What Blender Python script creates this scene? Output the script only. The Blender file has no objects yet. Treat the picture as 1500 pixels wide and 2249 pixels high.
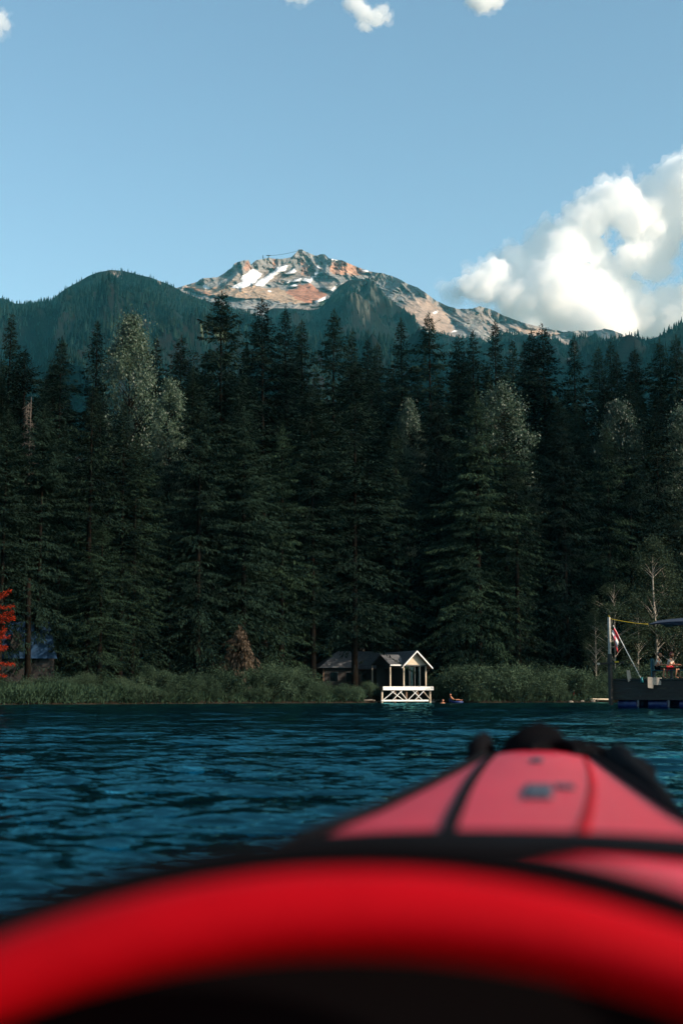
import bpy, bmesh, math, random
import numpy as np
from mathutils import Vector, Matrix
rad = math.radians
scene = bpy.context.scene
COL = scene.collection

# ------------------------------------------------------------------ camera
FPX = 3124.0                      # focal length in photograph pixels (1500 x 2249)
CAM_H = 0.60
PITCH = math.atan((1530 - 1124.5) / FPX)
cam_d = bpy.data.cameras.new("camera")
cam = bpy.data.objects.new("camera", cam_d)
COL.objects.link(cam)
cam.location = (0, 0, CAM_H)
cam.rotation_euler = (math.pi / 2 + PITCH, 0, 0)
cam_d.sensor_fit = 'VERTICAL'
cam_d.sensor_height = 36
cam_d.lens = 36 * FPX / 2249
cam_d.clip_start = 0.02
cam_d.clip_end = 40000
cam_d.dof.use_dof = True
cam_d.dof.focus_distance = 110
cam_d.dof.aperture_fstop = 2.9
scene.camera = cam

# ------------------------------------------------------------------ sky, sun, exposure
SUN_EL, SUN_AZ = 24.0, 115.0      # azimuth clockwise from +Y
sun_dir = Vector((math.sin(rad(SUN_AZ)) * math.cos(rad(SUN_EL)), math.cos(rad(SUN_AZ)) * math.cos(rad(SUN_EL)), math.sin(rad(SUN_EL))))
world = bpy.data.worlds.new("World")
scene.world = world
world.use_nodes = True
wn = world.node_tree
wn.nodes.clear()
w_out = wn.nodes.new('ShaderNodeOutputWorld')
w_bg = wn.nodes.new('ShaderNodeBackground')
w_sky = wn.nodes.new('ShaderNodeTexSky')
w_sky.sky_type = 'NISHITA'
w_sky.sun_disc = False
w_sky.sun_elevation = rad(SUN_EL)
w_sky.sun_rotation = rad(SUN_AZ)
w_sky.altitude = 650
w_sky.air_density = 1.0
w_sky.dust_density = 2.2
w_sky.ozone_density = 1.6
w_bg.inputs['Strength'].default_value = 0.15
w_tint = wn.nodes.new('ShaderNodeMix')
w_tint.data_type = 'RGBA'
w_tint.blend_type = 'MULTIPLY'
w_tint.inputs['Factor'].default_value = 1.0
w_tint.inputs['B'].default_value = (0.88, 0.99, 0.89, 1)      # the cool cast of the photograph's blue
wn.links.new(w_sky.outputs[0], w_tint.inputs['A'])
wn.links.new(w_tint.outputs['Result'], w_bg.inputs['Color'])
wn.links.new(w_bg.outputs[0], w_out.inputs['Surface'])
sun_l = bpy.data.lights.new("sun", 'SUN')
sun_l.energy = 3.6
sun_l.angle = rad(0.53)
sun_l.color = (1.0, 0.90, 0.76)
sun_o = bpy.data.objects.new("sun", sun_l)
COL.objects.link(sun_o)
sun_o.rotation_euler = sun_dir.to_track_quat('Z', 'Y').to_euler()
sun_o.location = (60, -20, 60)
vs = scene.view_settings
vs.view_transform = 'Standard'
vs.look = 'None'
vs.exposure = 0.68
vs.gamma = 1.0
vs.use_curve_mapping = False
cy = scene.cycles
cy.max_bounces = 64
cy.diffuse_bounces = 2
cy.glossy_bounces = 3
cy.transmission_bounces = 6
cy.volume_bounces = 60
cy.transparent_max_bounces = 16
cy.caustics_reflective = False
cy.caustics_refractive = False
cy.use_denoising = True
cy.use_adaptive_sampling = True
cy.sample_clamp_indirect = 6.0

HAZE_DENSITY = 2.7e-5

# ------------------------------------------------------------------ helpers
def at(px, py, Y):
    """world point at depth Y (metres along +Y) seen at photograph pixel px,py"""
    xc, yc = (px - 750) / FPX, (1124.5 - py) / FPX
    d = (xc, math.cos(PITCH) - yc * math.sin(PITCH), math.sin(PITCH) + yc * math.cos(PITCH))
    s = Y / d[1]
    return Vector((d[0] * s, Y, CAM_H + d[2] * s))

def tag(o, label=None, cat=None, group=None, kind=None):
    if label: o['label'] = label
    if cat: o['category'] = cat
    if group: o['group'] = group
    if kind: o['kind'] = kind
    return o

def empty(name, loc, rz=0.0):
    o = bpy.data.objects.new(name, None)
    COL.objects.link(o)
    o.empty_display_size = 0.2
    o.location = loc
    o.rotation_euler = (0, 0, rz)
    return o

def link(name, me, parent=None, loc=None):
    o = bpy.data.objects.new(name, me)
    COL.objects.link(o)
    if parent: o.parent = parent
    if loc is not None: o.location = loc
    return o

def mesh_np(name, V, F, mat=None, smooth=False):
    """mesh from a vertex array and a face array (n,3) or (n,4)"""
    V = np.asarray(V, dtype=np.float32)
    F = np.asarray(F, dtype=np.int32)
    k = F.shape[1]
    me = bpy.data.meshes.new(name)
    me.vertices.add(len(V))
    me.vertices.foreach_set("co", V.ravel())
    me.loops.add(F.size)
    me.loops.foreach_set("vertex_index", F.ravel())
    me.polygons.add(len(F))
    me.polygons.foreach_set("loop_start", np.arange(0, F.size, k, dtype=np.int32))
    me.polygons.foreach_set("use_smooth", np.full(len(F), smooth, dtype=bool))
    me.update(calc_edges=True)
    me.validate()
    if mat: me.materials.append(mat)
    return me

class MB:
    """collects boxes, bars, tubes and lathes into one mesh"""
    def __init__(self):
        self.v, self.f = [], []
    def add(self, vs, fs):
        n = len(self.v)
        self.v += [tuple(p) for p in vs]
        self.f += [tuple(i + n for i in f) for f in fs]
        return self
    def box(self, x0, x1, y0, y1, z0, z1):
        vs = [(x0, y0, z0), (x1, y0, z0), (x1, y1, z0), (x0, y1, z0), (x0, y0, z1), (x1, y0, z1), (x1, y1, z1), (x0, y1, z1)]
        return self.add(vs, [(3, 2, 1, 0), (4, 5, 6, 7), (0, 1, 5, 4), (1, 2, 6, 5), (2, 3, 7, 6), (3, 0, 4, 7)])
    def bar(self, a, b, w, h, up=(0, 0, 1)):
        a, b = Vector(a), Vector(b)
        d = (b - a).normalized()
        s = d.cross(Vector(up))
        if s.length < 1e-4: s = d.cross(Vector((1, 0, 0)))
        s.normalize()
        u = s.cross(d)
        vs = []
        for p in (a, b):
            for i, j in ((-1, -1), (1, -1), (1, 1), (-1, 1)):
                vs.append(p + s * (i * w / 2) + u * (j * h / 2))
        return self.add(vs, [(0, 1, 2, 3), (7, 6, 5, 4), (0, 4, 5, 1), (1, 5, 6, 2), (2, 6, 7, 3), (3, 7, 4, 0)])
    def prism(self, poly, d):
        """closed polygon of 3-D points extruded by vector d"""
        n = len(poly)
        d = Vector(d)
        vs = [Vector(p) for p in poly] + [Vector(p) + d for p in poly]
        fs = [tuple(range(n))[::-1], tuple(range(n, 2 * n))]
        for i in range(n):
            j = (i + 1) % n
            fs.append((i, j, n + j, n + i))
        return self.add(vs, fs)
    def tube(self, pts, r, n=8, cap=True):
        pts = [Vector(p) for p in pts]
        rs = r if isinstance(r, (list, tuple)) else [r] * len(pts)
        vs = []
        ref = None
        for i, p in enumerate(pts):
            d = (pts[min(i + 1, len(pts) - 1)] - pts[max(i - 1, 0)])
            if d.length < 1e-9: d = Vector((0, 0, 1))
            d.normalize()
            if ref is None:
                ref = Vector((1, 0, 0)) if abs(d.x) < 0.9 else Vector((0, 1, 0))
            s = ref - d * ref.dot(d)
            if s.length < 1e-3: s = d.orthogonal()
            s.normalize()
            ref = s
            t = d.cross(s)
            for k in range(n):
                a = 2 * math.pi * k / n
                vs.append(p + (s * math.cos(a) + t * math.sin(a)) * rs[i])
        fs = []
        for i in range(len(pts) - 1):
            for k in range(n):
                k2 = (k + 1) % n
                fs.append((i * n + k, i * n + k2, (i + 1) * n + k2, (i + 1) * n + k))
        if cap:
            fs.append(tuple(range(n))[::-1])
            fs.append(tuple((len(pts) - 1) * n + k for k in range(n)))
        return self.add(vs, fs)
    def build(self, name, mat=None, parent=None, smooth=False, bevel=0.0):
        me = bpy.data.meshes.new(name)
        me.from_pydata(self.v, [], self.f)
        bm = bmesh.new()
        bm.from_mesh(me)
        bmesh.ops.recalc_face_normals(bm, faces=bm.faces)
        bm.to_mesh(me)
        bm.free()
        if smooth:
            me.polygons.foreach_set("use_smooth", np.full(len(me.polygons), True, dtype=bool))
        if mat: me.materials.append(mat)
        o = link(name, me, parent)
        if bevel > 0:
            m = o.modifiers.new("bevel", 'BEVEL')
            m.width = bevel
            m.segments = 2
            m.limit_method = 'ANGLE'
        return o

# vectorised gradient noise
_rs = np.random.RandomState(7)
_perm = np.tile(_rs.permutation(256), 3)
_grad = _rs.normal(size=(256, 3))
_grad /= np.linalg.norm(_grad, axis=1)[:, None]
def gnoise(x, y, z):
    x, y, z = np.broadcast_arrays(np.asarray(x, float), np.asarray(y, float), np.asarray(z, float))
    xi, yi, zi = np.floor(x).astype(int), np.floor(y).astype(int), np.floor(z).astype(int)
    xf, yf, zf = x - xi, y - yi, z - zi
    u, v, w = (t * t * t * (t * (t * 6 - 15) + 10) for t in (xf, yf, zf))
    out = 0
    for i in (0, 1):
        for j in (0, 1):
            for k in (0, 1):
                h = _perm[_perm[_perm[(xi + i) & 255] + ((yi + j) & 255)] + ((zi + k) & 255)]
                g = _grad[h]
                d = g[..., 0] * (xf - i) + g[..., 1] * (yf - j) + g[..., 2] * (zf - k)
                out = out + d * (u if i else 1 - u) * (v if j else 1 - v) * (w if k else 1 - w)
    return out * 1.5
def fbm(x, y, z, o=4, gain=0.5):
    s, a = 0, 1.0
    for i in range(o):
        s = s + a * gnoise(x * 2 ** i + 17.3 * i, y * 2 ** i - 9.1 * i, z * 2 ** i + 3.7 * i)
        a *= gain
    return s
def ridged(x, y, z, o=5, gain=0.55):
    s, a, w = 0, 1.0, 1.0
    for i in range(o):
        n = 1 - np.abs(gnoise(x * 2 ** i + 31.7 * i, y * 2 ** i + 5.3 * i, z * 2 ** i - 11.9 * i)) * 1.6
        n = np.clip(n, 0, 1) ** 2
        s = s + a * n * w
        w = np.clip(n * 1.6, 0, 1)
        a *= gain
    return s

# ------------------------------------------------------------------ materials
def new_mat(name):
    m = bpy.data.materials.new(name)
    m.use_nodes = True
    nt = m.node_tree
    return m, nt, nt.nodes['Principled BSDF'], nt.nodes['Material Output']

def pmat(name, col, rough=0.6, var=0.0, scale=3.0, metal=0.0, spec=0.5, bump=0.0, bscale=None, coat=0.0):
    """plain surface with noise-driven colour variation and fine relief"""
    m, nt, b, out = new_mat(name)
    N, L = nt.nodes, nt.links
    b.inputs['Base Color'].default_value = (*col, 1)
    b.inputs['Roughness'].default_value = rough
    b.inputs['Metallic'].default_value = metal
    b.inputs['Specular IOR Level'].default_value = spec
    b.inputs['Coat Weight'].default_value = coat
    tc = N.new('ShaderNodeTexCoord')
    if var > 0:
        nz = N.new('ShaderNodeTexNoise')
        nz.inputs['Scale'].default_value = scale
        nz.inputs['Detail'].default_value = 6
        L.new(tc.outputs['Object'], nz.inputs['Vector'])
        r = N.new('ShaderNodeValToRGB')
        r.color_ramp.elements[0].position = 0.3
        r.color_ramp.elements[1].position = 0.72
        r.color_ramp.elements[0].color = (*[c * (1 - var) for c in col], 1)
        r.color_ramp.elements[1].color = (*[min(1, c * (1 + var)) for c in col], 1)
        L.new(nz.outputs['Fac'], r.inputs['Fac'])
        L.new(r.outputs['Color'], b.inputs['Base Color'])
    if bump > 0:
        nb = N.new('ShaderNodeTexNoise')
        nb.inputs['Scale'].default_value = bscale or scale * 4
        nb.inputs['Detail'].default_value = 5
        L.new(tc.outputs['Object'], nb.inputs['Vector'])
        bp = N.new('ShaderNodeBump')
        bp.inputs['Strength'].default_value = 0.6
        bp.inputs['Distance'].default_value = bump
        L.new(nb.outputs['Fac'], bp.inputs['Height'])
        L.new(bp.outputs['Normal'], b.inputs['Normal'])
    return m

def wood_mat(name, col, var=0.35, rough=0.7, grain=(1, 1, 14)):
    m, nt, b, out = new_mat(name)
    N, L = nt.nodes, nt.links
    tc = N.new('ShaderNodeTexCoord')
    mp = N.new('ShaderNodeMapping')
    mp.inputs['Scale'].default_value = grain
    nz = N.new('ShaderNodeTexNoise')
    nz.inputs['Scale'].default_value = 2.0
    nz.inputs['Detail'].default_value = 8
    L.new(tc.outputs['Object'], mp.inputs['Vector'])
    L.new(mp.outputs['Vector'], nz.inputs['Vector'])
    r = N.new('ShaderNodeValToRGB')
    r.color_ramp.elements[0].position = 0.3
    r.color_ramp.elements[1].position = 0.7
    r.color_ramp.elements[0].color = (*[c * (1 - var) for c in col], 1)
    r.color_ramp.elements[1].color = (*[min(1, c * (1 + var * 0.6)) for c in col], 1)
    L.new(nz.outputs['Fac'], r.inputs['Fac'])
    L.new(r.outputs['Color'], b.inputs['Base Color'])
    b.inputs['Roughness'].default_value = rough
    bp = N.new('ShaderNodeBump')
    bp.inputs['Distance'].default_value = 0.004
    L.new(nz.outputs['Fac'], bp.inputs['Height'])
    L.new(bp.outputs['Normal'], b.inputs['Normal'])
    return m

def leaf_mat(name, dark, light, rough=0.6, trans=0.25, spec=0.3, patch=0.25):
    """foliage: colour differs from leaf to leaf, from patch to patch and from tree to tree"""
    m, nt, b, out = new_mat(name)
    N, L = nt.nodes, nt.links
    g = N.new('ShaderNodeNewGeometry')
    oi = N.new('ShaderNodeObjectInfo')
    tc = N.new('ShaderNodeTexCoord')
    nz = N.new('ShaderNodeTexNoise')
    nz.inputs['Scale'].default_value = patch
    nz.inputs['Detail'].default_value = 3
    L.new(tc.outputs['Object'], nz.inputs['Vector'])
    a1 = N.new('ShaderNodeMath'); a1.operation = 'MULTIPLY'; a1.inputs[1].default_value = 0.45
    L.new(g.outputs['Random Per Island'], a1.inputs[0])
    a2 = N.new('ShaderNodeMath'); a2.operation = 'MULTIPLY_ADD'; a2.inputs[1].default_value = 0.35
    L.new(oi.outputs['Random'], a2.inputs[0]); L.new(a1.outputs[0], a2.inputs[2])
    a3 = N.new('ShaderNodeMath'); a3.operation = 'MULTIPLY_ADD'; a3.inputs[1].default_value = 0.9; a3.use_clamp = True
    L.new(nz.outputs['Fac'], a3.inputs[0]); L.new(a2.outputs[0], a3.inputs[2])
    mr = N.new('ShaderNodeMapRange'); mr.inputs['From Min'].default_value = 0.58; mr.inputs['From Max'].default_value = 1.08  # steep range, so patches also paint sunlit dapples into the leaf colour
    L.new(a3.outputs[0], mr.inputs['Value'])
    mx = N.new('ShaderNodeMix'); mx.data_type = 'RGBA'
    mx.inputs['A'].default_value = (*dark, 1)
    mx.inputs['B'].default_value = (*light, 1)
    L.new(mr.outputs['Result'], mx.inputs['Factor'])
    L.new(mx.outputs['Result'], b.inputs['Base Color'])
    b.inputs['Roughness'].default_value = rough
    b.inputs['Specular IOR Level'].default_value = spec
    if trans > 0:
        t = N.new('ShaderNodeBsdfTranslucent')
        L.new(mx.outputs['Result'], t.inputs['Color'])
        ms = N.new('ShaderNodeMixShader')
        ms.inputs['Fac'].default_value = trans
        L.new(b.outputs[0], ms.inputs[1]); L.new(t.outputs[0], ms.inputs[2])
        L.new(ms.outputs[0], out.inputs['Surface'])
    return m

def attr_mat(name, rough=0.9, bump=1.5, bscale=0.06, fine=0.25):
    """terrain: ground colour from a per-vertex cover map, mottled and roughened"""
    m, nt, b, out = new_mat(name)
    N, L = nt.nodes, nt.links
    at_ = N.new('ShaderNodeAttribute'); at_.attribute_name = 'cover'
    tc = N.new('ShaderNodeTexCoord')
    nz = N.new('ShaderNodeTexNoise'); nz.inputs['Scale'].default_value = fine; nz.inputs['Detail'].default_value = 8
    nz.inputs['Roughness'].default_value = 0.7
    L.new(tc.outputs['Object'], nz.inputs['Vector'])
    mr = N.new('ShaderNodeMapRange'); mr.inputs['From Min'].default_value = 0.3; mr.inputs['From Max'].default_value = 0.7
    mr.inputs['To Min'].default_value = 0.6; mr.inputs['To Max'].default_value = 1.25
    L.new(nz.outputs['Fac'], mr.inputs['Value'])
    mu = N.new('ShaderNodeMix'); mu.data_type = 'RGBA'; mu.blend_type = 'MULTIPLY'; mu.inputs['Factor'].default_value = 1
    L.new(at_.outputs['Color'], mu.inputs['A']); L.new(mr.outputs['Result'], mu.inputs['B'])
    L.new(mu.outputs['Result'], b.inputs['Base Color'])
    b.inputs['Roughness'].default_value = rough
    b.inputs['Specular IOR Level'].default_value = 0.0
    nb = N.new('ShaderNodeTexNoise'); nb.inputs['Scale'].default_value = bscale; nb.inputs['Detail'].default_value = 10
    nb.inputs['Roughness'].default_value = 0.65
    L.new(tc.outputs['Object'], nb.inputs['Vector'])
    bp = N.new('ShaderNodeBump'); bp.inputs['Distance'].default_value = bump; bp.inputs['Strength'].default_value = 1.0
    L.new(nb.outputs['Fac'], bp.inputs['Height']); L.new(bp.outputs['Normal'], b.inputs['Normal'])
    return m

def set_cover(me, cols):
    a = me.color_attributes.new('cover', 'FLOAT_COLOR', 'POINT')
    c = np.ones((len(me.vertices), 4), dtype=np.float32)
    c[:, :3] = cols
    a.data.foreach_set('color', c.ravel())

M = {}
M['needles'] = leaf_mat('spruce_needles', (0.0015, 0.004, 0.0035), (0.020, 0.038, 0.024), trans=0.1, rough=0.9, spec=0.04)
M['cedar'] = leaf_mat('cedar_foliage', (0.002, 0.0055, 0.004), (0.031, 0.056, 0.030), trans=0.15, rough=0.9, spec=0.06)
M['brown_needles'] = leaf_mat('dead_brown_needles', (0.03, 0.020, 0.012), (0.11, 0.072, 0.040), trans=0.2)
M['silver_leaf'] = leaf_mat('pale_broad_leaves', (0.012, 0.030, 0.018), (0.092, 0.140, 0.082), rough=0.5, trans=0.3, spec=0.5, patch=0.4)
M['shrub_leaf'] = leaf_mat('shrub_leaves', (0.008, 0.022, 0.013), (0.085, 0.130, 0.074), spec=0.12, rough=0.7, trans=0.3, patch=0.8)
M['alder_leaf'] = leaf_mat('alder_leaves', (0.010, 0.020, 0.012), (0.055, 0.078, 0.042), spec=0.1, rough=0.7, trans=0.3, patch=0.6)
M['red_leaf'] = leaf_mat('red_maple_leaves', (0.16, 0.012, 0.006), (0.42, 0.045, 0.015), spec=0.0, trans=0.35, patch=1.0)
M['reed'] = leaf_mat('shore_reeds', (0.008, 0.022, 0.013), (0.062, 0.105, 0.060), spec=0.06, rough=0.8, trans=0.3, patch=0.5)
M['bark'] = pmat('bark', (0.011, 0.0085, 0.0065), 1.0, 0.5, 2.0, spec=0.0, bump=0.03, bscale=8)
M['bark_pale'] = pmat('pale_bark', (0.30, 0.26, 0.21), 0.85, 0.45, 3.0, bump=0.01)
M['dead_wood'] = pmat('bleached_dead_wood', (0.10, 0.08, 0.062), 0.85, 0.3, 3.0)
M['white_paint'] = pmat('white_paint', (0.80, 0.78, 0.72), 0.55, 0.08, 4)
M['light_timber'] = wood_mat('light_timber', (0.62, 0.50, 0.36), 0.2)
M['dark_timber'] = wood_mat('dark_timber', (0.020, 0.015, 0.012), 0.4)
M['brown_timber'] = wood_mat('brown_timber', (0.16, 0.09, 0.05), 0.4)
M['sun_patch_tan'] = wood_mat('sun_patch_tan', (0.36, 0.31, 0.25), 0.12)
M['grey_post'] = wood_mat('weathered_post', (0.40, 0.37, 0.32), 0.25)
M['shingle'] = pmat('grey_roof_tiles', (0.11, 0.11, 0.115), 0.7, 0.45, 5.0)
M['frame_dark'] = pmat('dark_window_frame', (0.03, 0.03, 0.032), 0.4)
M['curtain'] = pmat('white_curtain', (0.7, 0.68, 0.62), 0.9, 0.1)
M['black'] = pmat('black_rubber', (0.0045, 0.0045, 0.0055), 0.9, 0.2, 6, spec=0.04)
M['skin'] = pmat('skin', (0.50, 0.20, 0.10), 0.55)
M['hair'] = pmat('dark_hair', (0.02, 0.012, 0.01), 0.6)
M['hair_red'] = pmat('reddish_hair', (0.16, 0.02, 0.015), 0.6)
M['cloth_white'] = pmat('white_cloth', (0.72, 0.70, 0.68), 0.9)
M['cloth_cream'] = pmat('cream_cloth', (0.62, 0.50, 0.40), 0.9)
M['cloth_teal'] = pmat('teal_cloth', (0.02, 0.09, 0.12), 0.9)
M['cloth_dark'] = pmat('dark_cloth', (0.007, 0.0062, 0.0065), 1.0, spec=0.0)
M['barrel'] = pmat('blue_plastic', (0.004, 0.016, 0.10), 0.4, 0.15)
M['navy'] = pmat('navy_canvas', (0.005, 0.012, 0.032), 0.8)
M['blue_metal'] = pmat('blue_painted_metal', (0.003, 0.034, 0.085), 0.8, 0.15)
M['yellow_rope'] = pmat('yellow_rope', (0.65, 0.45, 0.03), 0.8)
M['flag_red'] = pmat('flag_red', (0.70, 0.03, 0.04), 0.8)
M['stone'] = pmat('shore_stone', (0.22, 0.19, 0.15), 0.9, 0.4, 6, bump=0.02)

m, nt, b, out = new_mat('window_glass')
gl = nt.nodes.new('ShaderNodeBsdfGlossy'); gl.inputs['Roughness'].default_value = 0.02
tr = nt.nodes.new('ShaderNodeBsdfTransparent'); tr.inputs['Color'].default_value = (0.75, 0.85, 0.86, 1)
fr = nt.nodes.new('ShaderNodeFresnel'); fr.inputs['IOR'].default_value = 1.4
ms = nt.nodes.new('ShaderNodeMixShader')
nt.links.new(fr.outputs[0], ms.inputs[0]); nt.links.new(tr.outputs[0], ms.inputs[1]); nt.links.new(gl.outputs[0], ms.inputs[2])
nt.links.new(ms.outputs[0], out.inputs['Surface'])
M['glass'] = m

# water: dark body, mirror-like skin, fine ripples on top of the modelled waves
m, nt, b, out = new_mat('lake_surface')
N, L = nt.nodes, nt.links
b.inputs['Base Color'].default_value = (0.002, 0.012, 0.018, 1)
b.inputs['Roughness'].default_value = 0.02
b.inputs['IOR'].default_value = 1.333
b.inputs['Specular IOR Level'].default_value = 0.42
b.inputs['Specular Tint'].default_value = (0.42, 0.84, 1.0, 1)
tc = N.new('ShaderNodeTexCoord')
mp = N.new('ShaderNodeMapping'); mp.inputs['Scale'].default_value = (0.55, 1.0, 1.0); mp.inputs['Rotation'].default_value = (0, 0, rad(8))
L.new(tc.outputs['Object'], mp.inputs['Vector'])
n1 = N.new('ShaderNodeTexNoise'); n1.inputs['Scale'].default_value = 6.0; n1.inputs['Detail'].default_value = 2.5; n1.inputs['Roughness'].default_value = 0.55
n2 = N.new('ShaderNodeTexNoise'); n2.inputs['Scale'].default_value = 0.5; n2.inputs['Detail'].default_value = 3
L.new(mp.outputs[0], n1.inputs['Vector']); L.new(mp.outputs[0], n2.inputs['Vector'])
bp = N.new('ShaderNodeBump'); bp.inputs['Distance'].default_value = 0.026; bp.inputs['Strength'].default_value = 1
L.new(n1.outputs['Fac'], bp.inputs['Height'])
bp2 = N.new('ShaderNodeBump'); bp2.inputs['Distance'].default_value = 0.16; bp2.inputs['Strength'].default_value = 1
L.new(n2.outputs['Fac'], bp2.inputs['Height']); L.new(bp.outputs[0], bp2.inputs['Normal'])
L.new(bp2.outputs[0], b.inputs['Normal'])
b.inputs['Specular IOR Level'].default_value = 0.0
gs = N.new('ShaderNodeBsdfGlossy'); gs.inputs['Roughness'].default_value = 0.02; gs.inputs['Color'].default_value = (0.15, 0.57, 0.67, 1)
fn = N.new('ShaderNodeFresnel'); fn.inputs['IOR'].default_value = 1.333
mxs = N.new('ShaderNodeMixShader')
L.new(bp2.outputs[0], gs.inputs['Normal']); L.new(bp2.outputs[0], fn.inputs['Normal'])
L.new(fn.outputs[0], mxs.inputs[0]); L.new(b.outputs[0], mxs.inputs[1]); L.new(gs.outputs[0], mxs.inputs[2])
L.new(mxs.outputs[0], out.inputs['Surface'])
M['water'] = m

# ------------------------------------------------------------------ the lay of the land
_sx = [-700, -60, -36, -23.5, -12, 0, 2.2, 3.6, 10.2, 12.5, 27, 60, 700]
_sy = [60, 90, 99, 106, 119, 131, 133.5, 141.5, 142.5, 139, 147, 156, 150]
def shore_y(x):
    return np.interp(x, _sx, _sy)
def ground_z(x, y):
    d = y - shore_y(x)
    z = np.interp(d, [-40, -6, -1.0, 0.0, 0.8, 2.5, 12, 60, 200, 400, 800, 1500, 2600], [-4, -2.2, -0.7, -0.12, 0.28, 0.55, 1.1, 3.0, 10, 36, 120, 270, 430])
    z = z + np.where(d > 0.5, 0.12 * gnoise(np.asarray(x) * 0.4, np.asarray(y) * 0.4, 0.5), 0)
    return z

gx = np.concatenate([-np.geomspace(3800, 90, 14), np.arange(-84, 100, 1.5), np.geomspace(106, 3800, 14)])
gyl = np.concatenate([np.linspace(-1400, 20, 8), np.arange(40, 86, 6), np.arange(86, 176, 1.0), np.geomspace(180, 6700, 26)])
GX, GY = np.meshgrid(gx, gyl)
GZ = ground_z(GX, GY)
nr, nc = GX.shape
V = np.stack([GX, GY, GZ], -1).reshape(-1, 3)
idx = np.arange(nr * nc).reshape(nr, nc)
Q = np.stack([idx[:-1, :-1], idx[:-1, 1:], idx[1:, 1:], idx[1:, :-1]], -1).reshape(-1, 4)
M['soil'] = pmat('forest_soil', (0.028, 0.022, 0.016), 1.0, 0.5, 0.8, spec=0.0, bump=0.05, bscale=3)
ground = link('ground', mesh_np('ground', V, Q, M['soil'], True))
tag(ground, kind='structure')

# lake: a disc of waves round the camera, finer where it is near
def build_lake():
    r = [0.05, 0.2]
    while r[-1] < 175: r.append(r[-1] + 0.018 + 0.0042 * r[-1])
    while r[-1] < 900: r.append(r[-1] * 1.12)
    r = np.array(r)
    a_f = np.arange(-24, 24.01, 0.15)
    a_c = np.concatenate([np.arange(27, 333, 6.0)])
    ang = np.radians(np.concatenate([a_f, a_c]))        # from +Y clockwise
    R, A = np.meshgrid(r, ang, indexing='ij')
    X, Y = R * np.sin(A), R * np.cos(A)
    rs = np.random.RandomState(3)
    Z = np.zeros_like(X)
    ds = 0.018 + 0.0042 * R
    fine = (np.abs(np.angle(np.exp(1j * A))) < rad(25)).astype(float)
    lat = np.where(fine > 0, R * rad(0.15), R * rad(6))
    res = np.maximum(ds, lat * 0.5)
    wx, wy = X + 0.25 * gnoise(X * 0.6, Y * 0.6, 1.0), Y + 0.25 * gnoise(X * 0.6, Y * 0.6, 9.0)
    for i in range(64):
        lam = 0.055 * (10 ** rs.rand())
        th = rad(-90 + 14) + rs.normal() * rad(34)       # mostly towards the camera
        k = 2 * math.pi / lam
        amp = 0.0060 * lam ** 0.97 * (1.0 if lam < 0.9 else 0.55)
        fade = np.clip((lam / res - 2.5) / 3.0, 0, 1)
        ph = k * (math.cos(th) * wx + math.sin(th) * wy) + rs.rand() * 6.283
        Z += amp * fade * (np.sin(ph) + 0.25 * np.sin(2 * ph + 1.57))
    for i in range(18):                                   # longer, lower swell
        lam = 0.8 * (4.5 ** rs.rand())
        th = rad(-90 + 10) + rs.normal() * rad(22)
        k = 2 * math.pi / lam
        Z += 0.0042 * lam ** 0.85 * np.clip((lam / res - 2.0) / 2.0, 0, 1) * np.sin(k * (math.cos(th) * wx + math.sin(th) * wy) + rs.rand() * 6.283)
    patch = 0.75 + 0.5 * np.clip(gnoise(X * 0.07, Y * 0.11, 4.0) + 0.3, 0, 1)
    Z *= patch
    n_r, n_a = R.shape
    V = np.stack([X, Y, Z], -1).reshape(-1, 3)
    idx = np.arange(n_r * n_a).reshape(n_r, n_a)
    idx2 = np.concatenate([idx, idx[:, :1]], 1)
    Q = np.stack([idx2[:-1, :-1], idx2[1:, :-1], idx2[1:, 1:], idx2[:-1, 1:]], -1).reshape(-1, 4)[:, ::-1]
    # keep to the lake: drop what lies well under the bank
    cen = V[Q].mean(1)
    Q = Q[(cen[:, 1] < shore_y(cen[:, 0]) + 6)]
    me = mesh_np('lake_water', V, Q, M['water'], True)
    tag(link('lake_water', me), kind='structure')
build_lake()

# the wooded far shore that closes the lake at the sides and behind us
def far_shore():
    a = np.radians(np.linspace(68, 292, 150))
    prof = [(560, -3, 0), (590, 1.5, 0), (640, 34, 9), (760, 62, 16), (980, 120, 26), (1250, 190, 40)]
    V = []
    for r, z, w in prof:
        n = gnoise(np.cos(a) * 5, np.sin(a) * 5, r * 0.004) + 0.5 * gnoise(np.cos(a) * 26, np.sin(a) * 26, r * 0.01)
        V.append(np.stack([r * np.sin(a), r * np.cos(a), z + w * n], -1))
    V = np.array(V)
    nr, na = V.shape[:2]
    idx = np.arange(nr * na).reshape(nr, na)
    Q = np.stack([idx[:-1, :-1], idx[:-1, 1:], idx[1:, 1:], idx[1:, :-1]], -1).reshape(-1, 4)
    tag(link('hill', mesh_np('hill', V.reshape(-1, 3), Q, pmat('far_woods', (0.012, 0.020, 0.014), 1.0, 0.5, 0.03, spec=0.0, bump=4.0, bscale=0.12), True)), kind='structure')
far_shore()

# ------------------------------------------------------------------ mountain and hills
def px_profile(pts, px):
    p = np.array(pts, float)
    return np.interp(px, p[:, 0], p[:, 1])

def smooth_profile(pts, px, sig):
    g = np.linspace(-400, 1900, 1151)
    v = px_profile(pts, g)
    kx = np.arange(-60, 61) * 2.0
    kk = np.exp(-0.5 * (kx / sig) ** 2); kk /= kk.sum()
    return np.interp(px, g, np.convolve(np.pad(v, 60, mode='edge'), kk, mode='valid'))

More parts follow.
